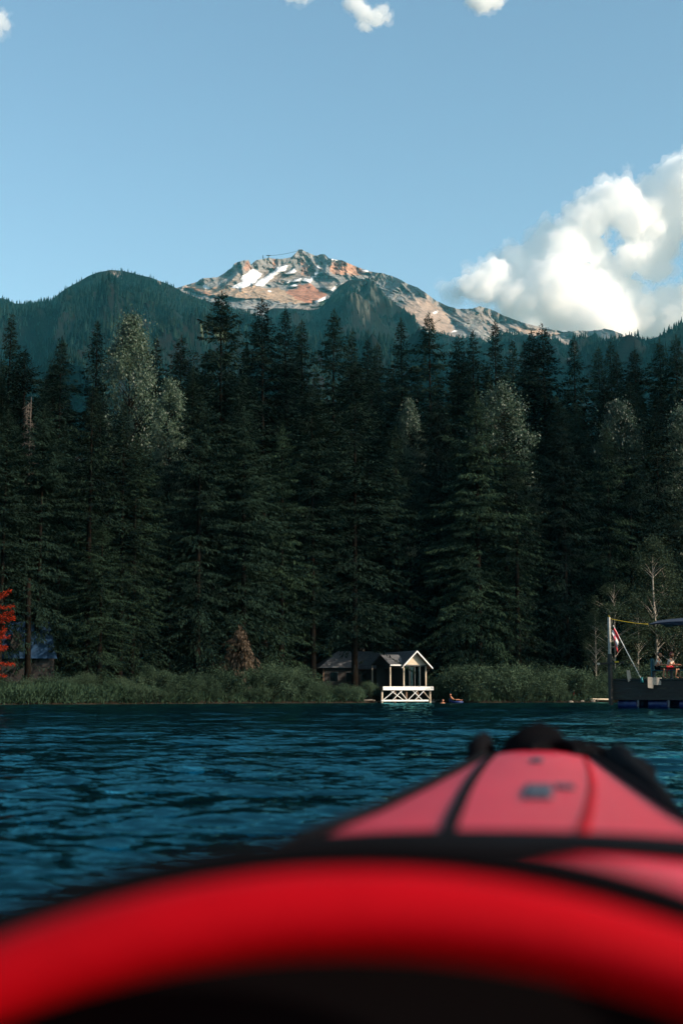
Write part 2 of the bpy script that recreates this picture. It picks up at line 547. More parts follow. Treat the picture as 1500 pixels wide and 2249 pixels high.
def elev(px, py, Y):
    xc, yc = (px - 750) / FPX, (1124.5 - py) / FPX
    dy = math.cos(PITCH) - yc * math.sin(PITCH)
    dz = math.sin(PITCH) + yc * math.cos(PITCH)
    s = Y / dy
    return xc * s, CAM_H + dz * s

def project(V):
    x, y, z = V[..., 0], V[..., 1], V[..., 2] - CAM_H
    fy = y * math.cos(PITCH) + z * math.sin(PITCH)
    fz = -y * math.sin(PITCH) + z * math.cos(PITCH)
    return 750 + FPX * x / fy, 1124.5 - FPX * fz / fy

def inside(px, py, poly):
    p = np.array(poly, float)
    c = np.zeros(px.shape, bool)
    j = len(p) - 1
    for i in range(len(p)):
        xi, yi, xj, yj = p[i, 0], p[i, 1], p[j, 0], p[j, 1]
        hit = ((yi > py) != (yj > py)) & (px < (xj - xi) * (py - yi) / (yj - yi + 1e-9) + xi)
        c ^= hit
        j = i
    return c

def z2(pts):      # helper for outlines measured on an enlarged crop of the summit
    return [(380 + a / 2.885, 520 + b_ / 2.885) for a, b_ in pts]

SKY_ROCK = [(-400, 800), (0, 705), (300, 655), (400, 628), (430, 619), (445, 611), (478, 609), (486, 602), (500, 591), (510, 583), (520, 576), (535, 572),
            (545, 571), (551, 582), (556, 577), (562, 572), (580, 567), (590, 566), (600, 568), (618, 568), (635, 565), (645, 558), (652, 551), (657, 548),
            (668, 551), (680, 556), (690, 561), (697, 560), (705, 557), (714, 559), (722, 567), (735, 570), (750, 571), (765, 578), (785, 586), (800, 592),
            (822, 598), (845, 601), (870, 609), (885, 616), (895, 623), (920, 632), (935, 643), (960, 661), (985, 673), (1010, 680), (1040, 680), (1060, 675),
            (1085, 681), (1110, 694), (1130, 702), (1150, 709), (1180, 717), (1205, 724), (1235, 728), (1265, 727), (1300, 729), (1335, 723), (1355, 729),
            (1385, 743), (1400, 749), (1500, 765), (1900, 800)]
def rock_mountain():
    NX, NT = 780, 250
    px = np.linspace(-150, 1750, NX)
    t = np.concatenate([np.linspace(-0.5, 0, 30)[:-1], 1.12 * np.linspace(0, 1, NT) ** 1.7])
    PX, T = np.meshgrid(px, t)
    ridge = px_profile(SKY_ROCK, PX) + 1.2 * gnoise(PX * 0.12, 0.0, 3.0) + 0.8 * gnoise(PX * 0.35, 0.0, 7.0)
    Yr = 4750 + 120 * np.sin(PX * 0.011) + 100 * gnoise(PX * 0.012, 0.3, 0.1)
    base = np.interp(PX, [-150, 400, 560, 700, 800, 900, 1100, 1400, 1750], [800, 690, 715, 715, 720, 760, 800, 820, 840])
    Yb = 3900.0
    xr, zr = elev(PX, ridge, Yr)
    xb, zb = elev(PX, base, Yb)
    tt = np.clip(T, 0, None)
    _, zs = elev(PX, smooth_profile(SKY_ROCK, PX, 28), Yr)
    zr0 = zr
    zr = zs + (zr - zs) * np.exp(-tt * 9)
    prof = 1 - (0.62 * tt + 0.38 * tt ** 0.55)
    prof = np.where(T < 0, 1 + T * 1.6, prof)
    Y = Yr + (Yb - Yr) * T
    X = (PX - 750) / FPX * Y / (math.cos(PITCH)) * 1.0
    xx, _ = elev(PX, ridge * (1 - tt) + base * tt, Y)
    X = xx
    Z = zb + (zr - zb) * prof
    # crags and gullies
    amp = np.clip(tt * 9, 0.03, 1) * np.clip(1.25 - tt * 0.5, 0.3, 1)
    amp = np.where(T < 0, 0.1, amp)
    wx = X + 40 * gnoise(X / 150, Y / 150, 2.0)
    wx = wx + 0.35 * Z
    r1 = ridged(wx / 210 + 3.1, Y / 1000, Z / 620, 5, 0.56) - 0.85
    r2 = ridged((X - 0.45 * Z) / 80 - 1.7, Y / 330, Z / 190, 4, 0.5) - 0.75
    f3 = fbm(X / 34, Y / 40, Z / 34, 3, 0.5)
    P0x, P0y = PX, None
    V = np.stack([X, Y, Z], -1)
    qx, qy = project(V)
    def soft(poly, w=3.0, seed=0.0):
        nx = qx + w * gnoise(qx / 9, qy / 9, seed) + w * 0.5 * gnoise(qx / 3.5, qy / 3.5, seed + 5)
        ny = qy + w * gnoise(qx / 9, qy / 9, seed + 11) + w * 0.5 * gnoise(qx / 3.5, qy / 3.5, seed + 3)
        return inside(nx, ny, poly)
    snow_polys = [z2(p) for p in (
        [(365, 322), (400, 300), (440, 285), (430, 262), (445, 245), (470, 232), (500, 205), (530, 212), (556, 238), (520, 288), (470, 316), (420, 330)],
        [(516, 306), (560, 262), (620, 226), (660, 190), (722, 182), (705, 215), (640, 246), (600, 284), (560, 318)],
        [(700, 238), (730, 220), (760, 203), (778, 215), (760, 238)],
        [(888, 258), (900, 215), (913, 180), (927, 184), (916, 232), (900, 258)],
        [(748, 297), (765, 274), (812, 262), (800, 278), (770, 290)],
        [(812, 284), (830, 264), (865, 267), (882, 250), (882, 276), (866, 294), (840, 290)],
        [(738, 312), (784, 303), (772, 321), (740, 322)], [(708, 296), (735, 282), (728, 296), (712, 302)],
        [(992, 353), (1010, 330), (1042, 300), (1032, 324), (1002, 356)],
        [(895, 416), (930, 395), (972, 378), (965, 400), (940, 412), (900, 424)],
        [(1198, 210), (1242, 214), (1236, 226), (1204, 230)], [(600, 340), (618, 340), (616, 352), (602, 352)],
        [(180, 308), (205, 300), (240, 322), (222, 334), (195, 326)], [(1000, 140), (1040, 146), (1038, 152), (1005, 150)])]
    snow_polys += [[(951, 688), (957, 684), (963, 683), (960, 688), (955, 691)], [(991, 731), (999, 727), (1006, 728), (1000, 731)],
                   [(1234, 729), (1242, 727), (1252, 729), (1244, 731)]]
    snow = np.zeros(qx.shape, bool)
    for i, p in enumerate(snow_polys):
        snow |= soft(p, 1.6, i * 1.3)
    red = soft(z2([(700, 352), (780, 318), (800, 300), (870, 298), (905, 335), (960, 350), (975, 375), (900, 412), (850, 430), (790, 400)]), 4, 2.2)
    red2 = soft(z2([(995, 175), (1050, 150), (1110, 165), (1160, 190), (1220, 225), (1180, 250), (1100, 240), (1040, 250), (1000, 215)]), 5, 4.2)
    red3 = soft(z2([(795, 150), (815, 140), (830, 180), (890, 190), (880, 250), (800, 250), (815, 200)]), 4, 6.2) | soft(z2([(455, 160), (480, 150), (497, 205), (460, 220)]), 3, 1.2) | soft(z2([(625, 140), (640, 145), (640, 205), (620, 205)]), 3, 8.1)
    tan = soft(z2([(420, 330), (470, 310), (560, 325), (640, 330), (720, 340), (790, 390), (850, 430), (780, 425), (640, 410), (540, 400), (430, 350)]), 5, 3.3)
    tan |= soft(z2([(60, 320), (120, 300), (240, 330), (330, 310), (430, 345), (520, 390), (430, 400), (300, 385), (180, 370)]), 5, 5.1)
    pinkL = soft(z2([(60, 322), (110, 318), (200, 350), (280, 385), (230, 385), (120, 350)]), 4, 5.7)
    scree = soft([(880, 670), (930, 650), (985, 690), (1000, 730), (960, 735), (900, 700)], 6, 9.0) | soft([(1120, 715), (1180, 722), (1240, 735), (1200, 742), (1140, 730)], 4, 2.0)
    smooth = (red | tan | scree)
    k = np.where(smooth, 0.28, 1.0) * np.where(snow, 0.22, 1.0)
    rel = np.clip((zr - zb - 60) / 330, 0.16, 1)
    r4 = ridged((X + 0.4 * Z) / 30 + 5, Y / 110, Z / 64, 3, 0.5)
    ero = np.where(T < 0, np.clip(1 + T * 6, 0, 1), 1.0)
    D = -ero * (105 * np.clip(1.45 - r1 - 0.85, 0, None) * rel + 42 * np.clip(1.3 - r2 - 0.75, 0, None) * rel ** 0.6 + 15 * np.clip(1.2 - r4, 0, None) * rel ** 0.4)
    D = D + 6 * f3 * ero
    # scree and snow lie smooth, bedded in the hollows
    Dm = -ero * (105 * 0.30 * rel + 42 * 0.34 * rel ** 0.6 + 15 * 0.55 * rel ** 0.4)
    kk = k.copy()
    for _ in range(5):
        kk[1:-1] = (kk[:-2] + kk[1:-1] + kk[2:]) / 3
        kk[:, 1:-1] = (kk[:, :-2] + kk[:, 1:-1] + kk[:, 2:]) / 3
    D = (D - Dm) * kk * 1.25 - 14 * (1 - kk) * ero
    V[..., 2] -= D * 0.296
    V[..., 1] -= D * 0.955
    # cover
    n1 = fbm(X / 60, Y / 60, Z / 60, 4)
    n2 = fbm(X / 18 + 4, Y / 18, Z / 18, 3)
    sh = np.array((0.21, 0.205, 0.20))
    rock = sh[None, None, :] * (1 + 0.45 * n1 + 0.35 * n2)[..., None]
    warm = np.clip(0.25 + 1.0 * fbm(X / 150 + 8, Y / 150, Z / 150, 3), 0, 1)[..., None]
    rock = rock * (1 - warm * np.array((-0.10, 0.10, 0.22)))
    def put(mask, c, v=0.25):
        nonlocal rock
        cc = np.array(c)[None, None, :] * (1 + v * n2 + v * n1)[..., None]
        rock = np.where(mask[..., None], cc, rock)
    put(tan, (0.40, 0.28, 0.195)); put(pinkL, (0.48, 0.25, 0.16)); put(scree, (0.33, 0.25, 0.20))
    put(red2, (0.33, 0.19, 0.13), 0.5); put(red3, (0.32, 0.19, 0.14), 0.5); put(red, (0.38, 0.18, 0.115), 0.3)
    # heather and krummholz low down
    veg = (fbm(X / 90, Y / 90, 1.0, 4) + (qy - px_profile(SKY_ROCK, qx) - 62) / 60) > 0.55
    veg &= ~snow & ~red & ~tan & (qx > 700)
    put(veg, (0.055, 0.075, 0.05), 0.4)
    put(snow, (0.86, 0.86, 0.86), 0.03)
    nt_, nx_ = PX.shape
    idx = np.arange(nt_ * nx_).reshape(nt_, nx_)
    Q = np.stack([idx[:-1, :-1], idx[1:, :-1], idx[1:, 1:], idx[:-1, 1:]], -1).reshape(-1, 4)
    me = mesh_np('mountain', V.reshape(-1, 3), Q, attr_mat('mountain_rock', bump=16.0, bscale=0.022, fine=0.09), False)
    set_cover(me, np.clip(rock.reshape(-1, 3), 0.01, 0.9))
    tag(link('mountain', me), kind='structure')

def tree_cones(pts, hs, rs, seed):
    """many small far-off conifers as one mesh: two stacked ragged five-sided skirts each"""
    n = len(pts)
    rg = np.random.RandomState(seed)
    vs, fs = [], []
    K = 5
    Vs = np.zeros((n, 2 * (K + 1), 3))
    rot = rg.rand(n) * 6.28
    for s, (z0, z1, rr) in enumerate(((0.02, 0.70, 1.0), (0.42, 1.0, 0.62))):
        for k in range(K):
            a = rot + 6.2832 * k / K + s * 0.6
            jit = 0.7 + 0.6 * rg.rand(n)
            Vs[:, s * (K + 1) + k] = pts + np.stack([np.cos(a) * rs * rr * jit, np.sin(a) * rs * rr * jit, hs * (z0 + 0.06 * rg.rand(n))], -1)
        Vs[:, s * (K + 1) + K] = pts + np.stack([0 * hs, 0 * hs, hs * z1], -1)
    F = []
    for s in (0, 1):
        for k in range(K):
            F.append((s * (K + 1) + k, s * (K + 1) + (k + 1) % K, s * (K + 1) + K))
    F = np.array(F)
    FF = (F[None] + (np.arange(n) * 2 * (K + 1))[:, None, None]).reshape(-1, 3)
    return Vs.reshape(-1, 3), FF

M['far_needles'] = leaf_mat('far_conifers', (0.002, 0.006, 0.006), (0.018, 0.032, 0.024), trans=0.0, spec=0.0, rough=1.0, patch=0.008)
def wooded_hill(name, prof, Yr, Yb, base_py, x0, x1, n_trees, seed, cover_fn=None, treeless=None, th=(11, 25), wob=60):
    NX, NT = 300, 120
    px = np.linspace(x0, x1, NX)
    t = np.concatenate([np.linspace(-0.4, 0, 14)[:-1], np.linspace(0, 1.05, NT)])
    PX, T = np.meshgrid(px, t)
    ridge = px_profile(prof, PX)
    Yrr = Yr + wob * gnoise(PX * 0.01, 0.2, seed)
    _, zr = elev(PX, ridge, Yrr)
    _, zb = elev(PX, np.full_like(PX, base_py), Yb)
    tt = np.clip(T, 0, None)
    _, zs = elev(PX, smooth_profile(prof, PX, 45), Yrr)
    zr = zs + (zr - zs) * np.exp(-tt * 7)
    profl = np.where(T < 0, 1 + T * 1.3, 1 - (0.72 * tt + 0.28 * tt ** 0.6))
    Y = Yrr + (Yb - Yrr) * T
    X, _ = elev(PX, ridge * (1 - tt) + base_py * tt, Y)
    Z = zb + (zr - zb) * profl
    amp = np.clip(tt * 5, 0.04, 1)
    D = amp * (95 * (ridged(X / 420 + seed, Y / 600, 0.3, 4) - 0.8) + 36 * fbm(X / 120, Y / 120, seed, 3))
    Z = Z + D * 0.8
    Y2 = Y - D * 0.5
    V = np.stack([X, Y2, Z], -1)
    nt_, nx_ = PX.shape
    idx = np.arange(nt_ * nx_).reshape(nt_, nx_)
    Q = np.stack([idx[:-1, :-1], idx[1:, :-1], idx[1:, 1:], idx[:-1, 1:]], -1).reshape(-1, 4)
    me = mesh_np(name, V.reshape(-1, 3), Q, M['hill_cover'], False)
    qx, qy = project(V)
    n = fbm(X / 50, Y / 50, Z / 50, 3)
    cov = np.array((0.006, 0.010, 0.008))[None, None, :] * (1 + 0.5 * n)[..., None]
    bare = np.zeros(qx.shape)
    if cover_fn is not None:
        bare, ccol = cover_fn(qx, qy)
        cov = np.where((bare > 0.5)[..., None], ccol * (1 + 0.4 * n)[..., None], cov)
    set_cover(me, np.clip(cov.reshape(-1, 3), 0.01, 0.9))
    tag(link(name, me), kind='structure')
    # the wood on it
    rg = np.random.RandomState(seed)
    fi = rg.rand(n_trees) * (nx_ - 1.01)
    tmin = 12.0
    fj = tmin + rg.rand(n_trees) ** 1.15 * (nt_ - 1.01 - tmin)
    i0, j0 = fi.astype(int), fj.astype(int)
    u, v = (fi - i0)[:, None], (fj - j0)[:, None]
    P = (V[j0, i0] * (1 - u) * (1 - v) + V[j0, i0 + 1] * u * (1 - v) + V[j0 + 1, i0] * (1 - u) * v + V[j0 + 1, i0 + 1] * u * v)
    b_ = bare[j0, i0]
    keep = (b_ < 0.5) | (rg.rand(n_trees) < 0.10)
    P = P[keep]
    h = th[0] + (th[1] - th[0]) * rg.rand(len(P)) ** 1.3
    h *= np.where(fj[keep] < 16, 0.6, 1.0) * np.clip(0.9 + 0.5 * gnoise(P[:, 0] / 90, P[:, 1] / 90, 5.0), 0.5, 1.3)
    r_ = h * (0.13 + 0.06 * rg.rand(len(P)))
    TV, TF = tree_cones(P, h, r_, seed)
    o = link('hillside_conifer_forest', mesh_np('hillside_conifer_forest', TV, TF, M['far_needles'], False))
    return o

M['hill_cover'] = attr_mat('hill_cover', bump=2.0, bscale=0.06, fine=0.12)
rock_mountain()
SKY_LEFT = [(-300, 640), (-60, 650), (0, 655), (15, 659), (35, 668), (60, 669), (90, 667), (115, 662), (130, 648), (150, 633), (175, 619), (195, 607), (215, 599), (245, 594),
            (275, 598), (300, 603), (330, 610), (350, 618), (380, 631), (405, 645), (440, 658), (480, 668), (540, 684), (620, 710), (760, 745), (900, 770)]
def left_cover(qx, qy):
    n = gnoise(qx / 9, qy / 7, 1.0) + 0.5 * gnoise(qx / 3, qy / 3, 2.0)
    b_ = ((np.hypot((qx - 252) / 24, (qy - 606) / 6) + 0.9 * n) < 0.6) | ((np.hypot((qx - 340) / 14, (qy - 617) / 4) + 0.4 * n) < 0.8)
    c = np.zeros(qx.shape + (3,)) + np.array((0.20, 0.175, 0.15))
    road = np.hypot((qx - 480) / 75, (qy - 722) / 9) + 0.3 * n < 0.8
    c = np.where(road[..., None], np.array((0.12, 0.14, 0.07)), c)
    return (b_ | road).astype(float), c
tag(wooded_hill('hill', SKY_LEFT, 3500, 1700, 905, -200, 900, 34000, 11, left_cover), 'dark conifer forest covering the rounded hill left of the rocky peak', 'forest', kind='stuff')
SKY_MID = [(200, 650), (380, 668), (440, 678), (500, 688), (535, 698), (570, 685), (600, 672), (640, 672), (680, 677), (700, 674), (715, 661), (728, 642), (745, 624), (765, 612),
           (790, 610), (815, 620), (840, 640), (862, 663), (890, 692), (920, 713), (960, 728), (1000, 741), (1050, 748), (1090, 748), (1130, 742), (1170, 733), (1200, 741),
           (1250, 757), (1300, 771), (1340, 770), (1380, 782), (1450, 790), (1700, 800)]
SKY_MID = [(a, b_ + (4 if a < 900 else 10)) for a, b_ in SKY_MID]
def mid_cover(qx, qy):
    n = gnoise(qx / 12, qy / 9, 3.0) + 0.6 * gnoise(qx / 4, qy / 3.5, 2.0)
    b_ = ((np.hypot((qx - 805) / 60, (qy - 648) / 38) - 1.3 * n) < 0.45)
    b_ |= ((np.hypot((qx - 530) / 60, (qy - 690) / 26) - 0.5 * n) < 0.7) | ((qx > 880) & (qx < 1380) & (n > 0.55) & (qy < px_profile(SKY_MID, qx) + 22))
    c = np.zeros(qx.shape + (3,)) + np.array((0.075, 0.08, 0.07))
    c = np.where(((qx < 600) & (n > -0.1))[..., None], np.array((0.32, 0.22, 0.16)), c)
    return b_.astype(float), c
tag(wooded_hill('hill', SKY_MID, 4050, 2300, 850, 150, 1750, 46000, 23, mid_cover, th=(8, 16)), 'conifer forest on the lower slopes below the rocky summit', 'forest', kind='stuff')
SKY_RIGHT = [(1280, 800), (1350, 790), (1390, 772), (1402, 752), (1420, 745), (1450, 736), (1480, 728), (1500, 723), (1600, 695), (1900, 640)]
tag(wooded_hill('hill', SKY_RIGHT, 3300, 2100, 880, 1280, 1900, 10000, 37, th=(9, 17)), 'conifer forest on the hill at the right edge of the valley', 'forest', kind='stuff')

# lift buildings and cable on the summit
def summit():
    p = at(660, 551, 4745)
    t = empty('summit_station', p)
    tag(t, 'tiny lift station on the very top of the rocky peak', 'lift station')
    MB().box(-6, 7, -4, 4, -8, 1.5).build('building', M['frame_dark'], t)
    MB().prism([(-8, -5, 1.5), (9, -5, 1.5), (6, -5, 4), (-8, -5, 3.4)], (0, 10, 0)).build('roof', M['shingle'], t)
    p2 = at(590, 566, 4760)
    t2 = empty('lift_tower', p2)
    tag(t2, 'small dark lift tower on the ridge left of the summit', 'lift tower')
    MB().bar((0, 0, -8), (0, 0, 9), 3, 3).build('mast', M['frame_dark'], t2)
    MB().bar((-8, 0, 8), (8, 0, 8), 3, 2).build('crossarm', M['frame_dark'], t2)
    p3 = at(578, 567, 4760)
    t3 = MB().bar((0, 0, -8), (0, 0, 11), 2, 2).bar((-2.5, 0, 3), (2.5, 0, 3), 1.2, 1.2).build('radio_mast', M['frame_dark'])
    t3.location = p3
    tag(t3, 'thin radio mast standing on the ridge beside the lift tower', 'mast')
    a, b_ = p2 + Vector((8, 0, 8)), p + Vector((-6, 0, 1))
    pts = []
    for i in range(13):
        s = i / 12
        q = a.lerp(b_, s); q.z -= 5 * 4 * s * (1 - s) * 0.6
        pts.append(q)
    c = MB().tube(pts, 0.6, 4).build('lift_cable', M['frame_dark'])
    tag(c, 'lift cable sagging from the ridge tower up to the summit', 'cable')
summit()

# ------------------------------------------------------------------ clouds (real volumes of scattering droplets, beyond the mountain)
def cloud(label, blobs, Y, depth, seed, dens=0.012, voxel=24, rough=1.0):
    """blobs: (px, py, radius px) puffs; merged into one closed skin, crinkled, filled with droplets"""
    rg = random.Random(seed)
    bm = bmesh.new()
    sc_ = Y / FPX * 1.03
    c0 = at(blobs[0][0], blobs[0][1], Y)
    for (x, y, r) in blobs:
        p = at(x, y, Y + rg.uniform(-depth, depth)) - c0
        bmesh.ops.create_icosphere(bm, subdivisions=3, radius=r * sc_ * 1.24, matrix=Matrix.Translation(p))
    me = bpy.data.meshes.new('cloud')
    bm.to_mesh(me); bm.free()
    o = link('cloud', me, None, c0)
    rm = o.modifiers.new('r', 'REMESH'); rm.mode = 'VOXEL'; rm.voxel_size = voxel
    dg = bpy.context.evaluated_depsgraph_get()
    me2 = bpy.data.meshes.new_from_object(o.evaluated_get(dg))
    o.modifiers.clear()
    o.data = me2
    n = len(me2.vertices)
    co = np.empty(n * 3, np.float32); me2.vertices.foreach_get('co', co); co = co.reshape(-1, 3)
    no = np.empty(n * 3, np.float32); me2.vertex_normals.foreach_get('vector', no); no = no.reshape(-1, 3)
    s = 1.0 / (voxel * 12)
    x, y, z = (co * s).T
    d = 4.2 * np.abs(gnoise(x + seed, y, z)) + 2.6 * np.abs(gnoise(2.1 * x, 2.1 * y + seed, 2.1 * z)) + 1.6 * np.abs(gnoise(4.3 * x, 4.3 * y, 4.3 * z + seed)) + 0.8 * np.abs(gnoise(8 * x, 8 * y, 8 * z)) - 2.2
    co = co + no * (d * voxel * 1.2 * rough)[:, None]
    me2.vertices.foreach_set('co', co.astype(np.float32).ravel())
    me2.update()
    me2.materials.clear()
    me2.materials.append(cloud_mat(dens))
    tag(o, label, 'cloud', 'clouds in the sky')
    # thin ragged veil round the dense body
    me3 = me2.copy()
    me3.materials.clear()
    me3.materials.append(cloud_mat(dens * 0.26))
    dv = 3.2 * np.abs(gnoise(x * 1.3 + seed + 5, y * 1.3, z * 1.3)) + 2.2 * np.abs(gnoise(3.1 * x, 3.1 * y + seed + 3, 3.1 * z)) + 1.4 * np.abs(gnoise(7 * x, 7 * y, 7 * z + seed)) - 0.4
    me3.vertices.foreach_set('co', (co + no * (dv * voxel * 1.7 * rough)[:, None]).astype(np.float32).ravel())
    me3.update()
    link('veil', me3, o)
    return o
_cm = {}
def cloud_mat(dens):
    if dens in _cm: return _cm[dens]
    m, nt, b, out = new_mat('cloud_droplets')
    nt.nodes.remove(b)
    v = nt.nodes.new('ShaderNodeVolumePrincipled')
    v.inputs['Color'].default_value = (1, 1, 1, 1)
    v.inputs['Density'].default_value = dens
    v.inputs['Anisotropy'].default_value = 0.0
    nt.links.new(v.outputs[0], out.inputs['Volume'])
    _cm[dens] = m
    return m
CY = 9800
cloud('huge white cumulus cloud rising behind the right end of the ridge',
      [(1230, 640, 62), (1036, 628, 19), (1012, 640, 12), (1062, 634, 24), (1058, 606, 14), (1085, 610, 34), (1140, 600, 46), (1180, 560, 34), (1200, 530, 30), (1240, 540, 40), (1290, 560, 40), (1290, 480, 42), (1330, 450, 40),
       (1370, 440, 36), (1400, 480, 44), (1420, 420, 28), (1440, 520, 46), (1470, 450, 60), (1500, 400, 44), (1540, 400, 60), (1395, 560, 34), (1440, 580, 26), (1300, 660, 60), (1370, 650, 36), (1230, 700, 55), (1320, 715, 55),
       (1400, 700, 48), (1460, 690, 50), (1530, 690, 60), (1150, 660, 34), (1560, 480, 60), (1600, 560, 70), (1180, 690, 30), (1340, 600, 36), (1480, 720, 50), (1150, 720, 30), (1200, 740, 36), (1270, 750, 40), (1100, 650, 22), (1120, 690, 20)],
      CY, 150, 4, 0.014, 18)
cloud('small ragged white cloud at the top of the sky above the peak', [(800, 30, 18), (785, 10, 16), (825, 38, 15), (850, 38, 10), (800, 58, 11), (770, 16, 9), (842, 27, 10), (775, 5, 14)], CY, 60, 9, 0.010, 9)
cloud('little white cloud cut by the top edge, right of the middle', [(1060, 4, 20), (1040, 0, 16), (1080, -4, 22), (1050, -16, 24)], CY, 40, 14, 0.010, 9)
cloud('small white cloud at the upper left edge of the sky', [(0, 45, 20), (-25, 50, 30), (15, 55, 12), (8, 35, 12)], CY, 40, 19, 0.005, 13)
cloud('faint tuft of cloud at the top edge left of the middle', [(655, -6, 12), (670, -10, 14), (640, -12, 14)], CY, 30, 24, 0.006, 12)
cloud('faint thin shred of cloud beside the tip of the cumulus', [(968, 632, 10), (985, 645, 12), (1000, 655, 12), (1025, 592, 9)], CY, 20, 29, 0.003, 10)
cloud('tiny pale wisp in the blue above the cumulus', [(1372, 371, 6), (1380, 369, 7)], CY, 10, 34, 0.003, 8)

# ------------------------------------------------------------------ tree kinds (shared meshes)
def rhombs(base, dirv, nrm, length, width):
    """needle sprays / leaves: one slim four-cornered blade each, given base, direction and plane normal"""
    dirv = dirv / np.maximum(np.linalg.norm(dirv, axis=1)[:, None], 1e-6)
    side = np.cross(dirv, nrm)
    side /= np.maximum(np.linalg.norm(side, axis=1)[:, None], 1e-6)
    mid = base + dirv * (length * 0.45)[:, None]
    tip = base + dirv * length[:, None]
    a, c = mid + side * (width / 2)[:, None], mid - side * (width / 2)[:, None]
    n = len(base)
    V = np.stack([base, a, tip, c], 1).reshape(-1, 3)
    Q = np.arange(4 * n).reshape(-1, 4)
    return V, Q

def conifer(seed, H=40.0, R=4.2, base=0.12, droop=0.35, dens=11.0, shape=0.8, gap=0.42, ragged=0.35, hang=0.4, spray=0.78):
    rg = np.random.RandomState(seed)
    B, D, Nn, Ln, W = [], [], [], [], []
    pocket = lambda z, a: float(gnoise(math.cos(a) * 1.1 + seed * 3.7, math.sin(a) * 1.1, z / 3.4)) + 0.5 * float(gnoise(math.cos(a) * 2.3, math.sin(a) * 2.3 + seed, z / 1.5))
    bars = MB()
    z = base * H
    lean = rg.normal(size=2) * 0.006
    while z < H * 0.992:
        q = (H - z) / (H * (1 - base))                     # 1 at the crown foot, 0 at the tip
        Rz = R * min(1.0, (q / 0.42) ** shape) * (1 if q < 0.8 else 1 - (q - 0.8) * 0.9) + 0.10
        nb = int(rg.randint(4, 7) if q > 0.08 else 4)
        ph0 = rg.rand() * 6.28
        for k in range(nb + 3):
            ph = ph0 + 6.283 * k / nb + rg.normal() * 0.35
            if rg.rand() < 0.05 or (q > 0.12 and pocket(z, ph) < -0.10): continue
            L_ = Rz * (1 + ragged * rg.normal() * 0.7)
            L_ = max(0.15, min(L_, R * 1.35))
            if k >= nb: L_ = min(Rz, 0.55 + 0.7 * rg.rand())      # short inner twigs veiling the stem
            up = 0.35 * (1 - q) ** 2 + 0.11 * rg.normal() - 0.12 * q
            h = np.array((math.cos(ph), math.sin(ph), 0))
            n_s = max(3, int(L_ * dens * (1.15 - 0.3 * q)))
            t = 0.02 + 0.98 * rg.rand(n_s) ** 0.7
            side = np.where(rg.rand(n_s) < 0.5, -1.0, 1.0)
            drop = -droop * L_ * t ** 1.8 * (0.55 + 0.9 * q) + 0.10 * L_ * np.clip(t - 0.75, 0, 1) * 2
            zb = z + rg.normal() * 0.15
            b_ = np.stack([h[0] * L_ * t + lean[0] * z, h[1] * L_ * t + lean[1] * z, zb + up * L_ * t + drop], -1)
            fan = rg.rand(n_s) * 0.26 * L_ * np.clip(1.15 - t, 0.1, 1) * side
            b_ += np.stack([-h[1] * fan, h[0] * fan, -0.25 * np.abs(fan) + 0.05 * rg.normal(size=n_s)], -1)
            fwd = np.stack([np.full(n_s, h[0]), np.full(n_s, h[1]), up - droop * 1.8 * t * (0.4 + 0.6 * q)], -1)
            lat = np.stack([-h[1] * side, h[0] * side, np.zeros(n_s)], -1)
            hg = hang * (0.4 + rg.rand(n_s))
            d = fwd * (0.55 + 0.5 * rg.rand(n_s))[:, None] + lat * (0.55 + 0.4 * rg.rand(n_s))[:, None]
            d[:, 2] -= hg
            d += rg.normal(size=d.shape) * 0.30
            ln = spray * (0.30 + 0.55 * rg.rand(n_s)) * np.clip(L_ * 0.45, 0.6, 1.15) * (1.15 - 0.45 * t)
            B.append(b_); D.append(d); Ln.append(ln); W.append(ln * (0.24 + 0.14 * rg.rand(n_s)))
            nn = np.stack([rg.normal(size=n_s) * 0.5, rg.normal(size=n_s) * 0.5, np.ones(n_s)], -1)
            Nn.append(nn)
            if L_ > 1.3 and rg.rand() < 0.6:
                bars.tube([(lean[0] * z, lean[1] * z, zb), (h[0] * L_ * 0.5 + lean[0] * z, h[1] * L_ * 0.5 + lean[1] * z, zb + up * L_ * 0.5 - droop * L_ * 0.29 * (0.55 + 0.9 * q))], [0.035, 0.018], 3, False)
        z += gap * (0.45 + 0.75 * q) * (0.75 + 0.5 * rg.rand()) * (H / 40) ** 0.3
    # leader
    n = 14
    B.append(np.stack([rg.normal(size=n) * 0.03, rg.normal(size=n) * 0.03, H * 0.985 + rg.rand(n) * H * 0.012], -1) + np.array((lean[0] * H, lean[1] * H, 0)))
    D.append(np.stack([rg.normal(size=n) * 0.4, rg.normal(size=n) * 0.4, np.ones(n) * 1.3], -1)); Ln.append(0.25 + 0.35 * rg.rand(n)); W.append(np.full(n, 0.07))
    Nn.append(rg.normal(size=(n, 3)))
    V, Q = rhombs(np.concatenate(B), np.concatenate(D), np.concatenate(Nn), np.concatenate(Ln), np.concatenate(W))
    tr = MB()
    hs = [0, 0.02, 0.2, 0.45, 0.7, 0.9, 0.99]
    tr.tube([(lean[0] * H * s, lean[1] * H * s, H * s - (0.6 if s == 0 else 0)) for s in hs], [0.55, 0.42, 0.34, 0.25, 0.15, 0.06, 0.02], 8)
    tr.v += []
    n0 = len(tr.v)
    tr.add(bars.v, bars.f)
    return V, Q, tr

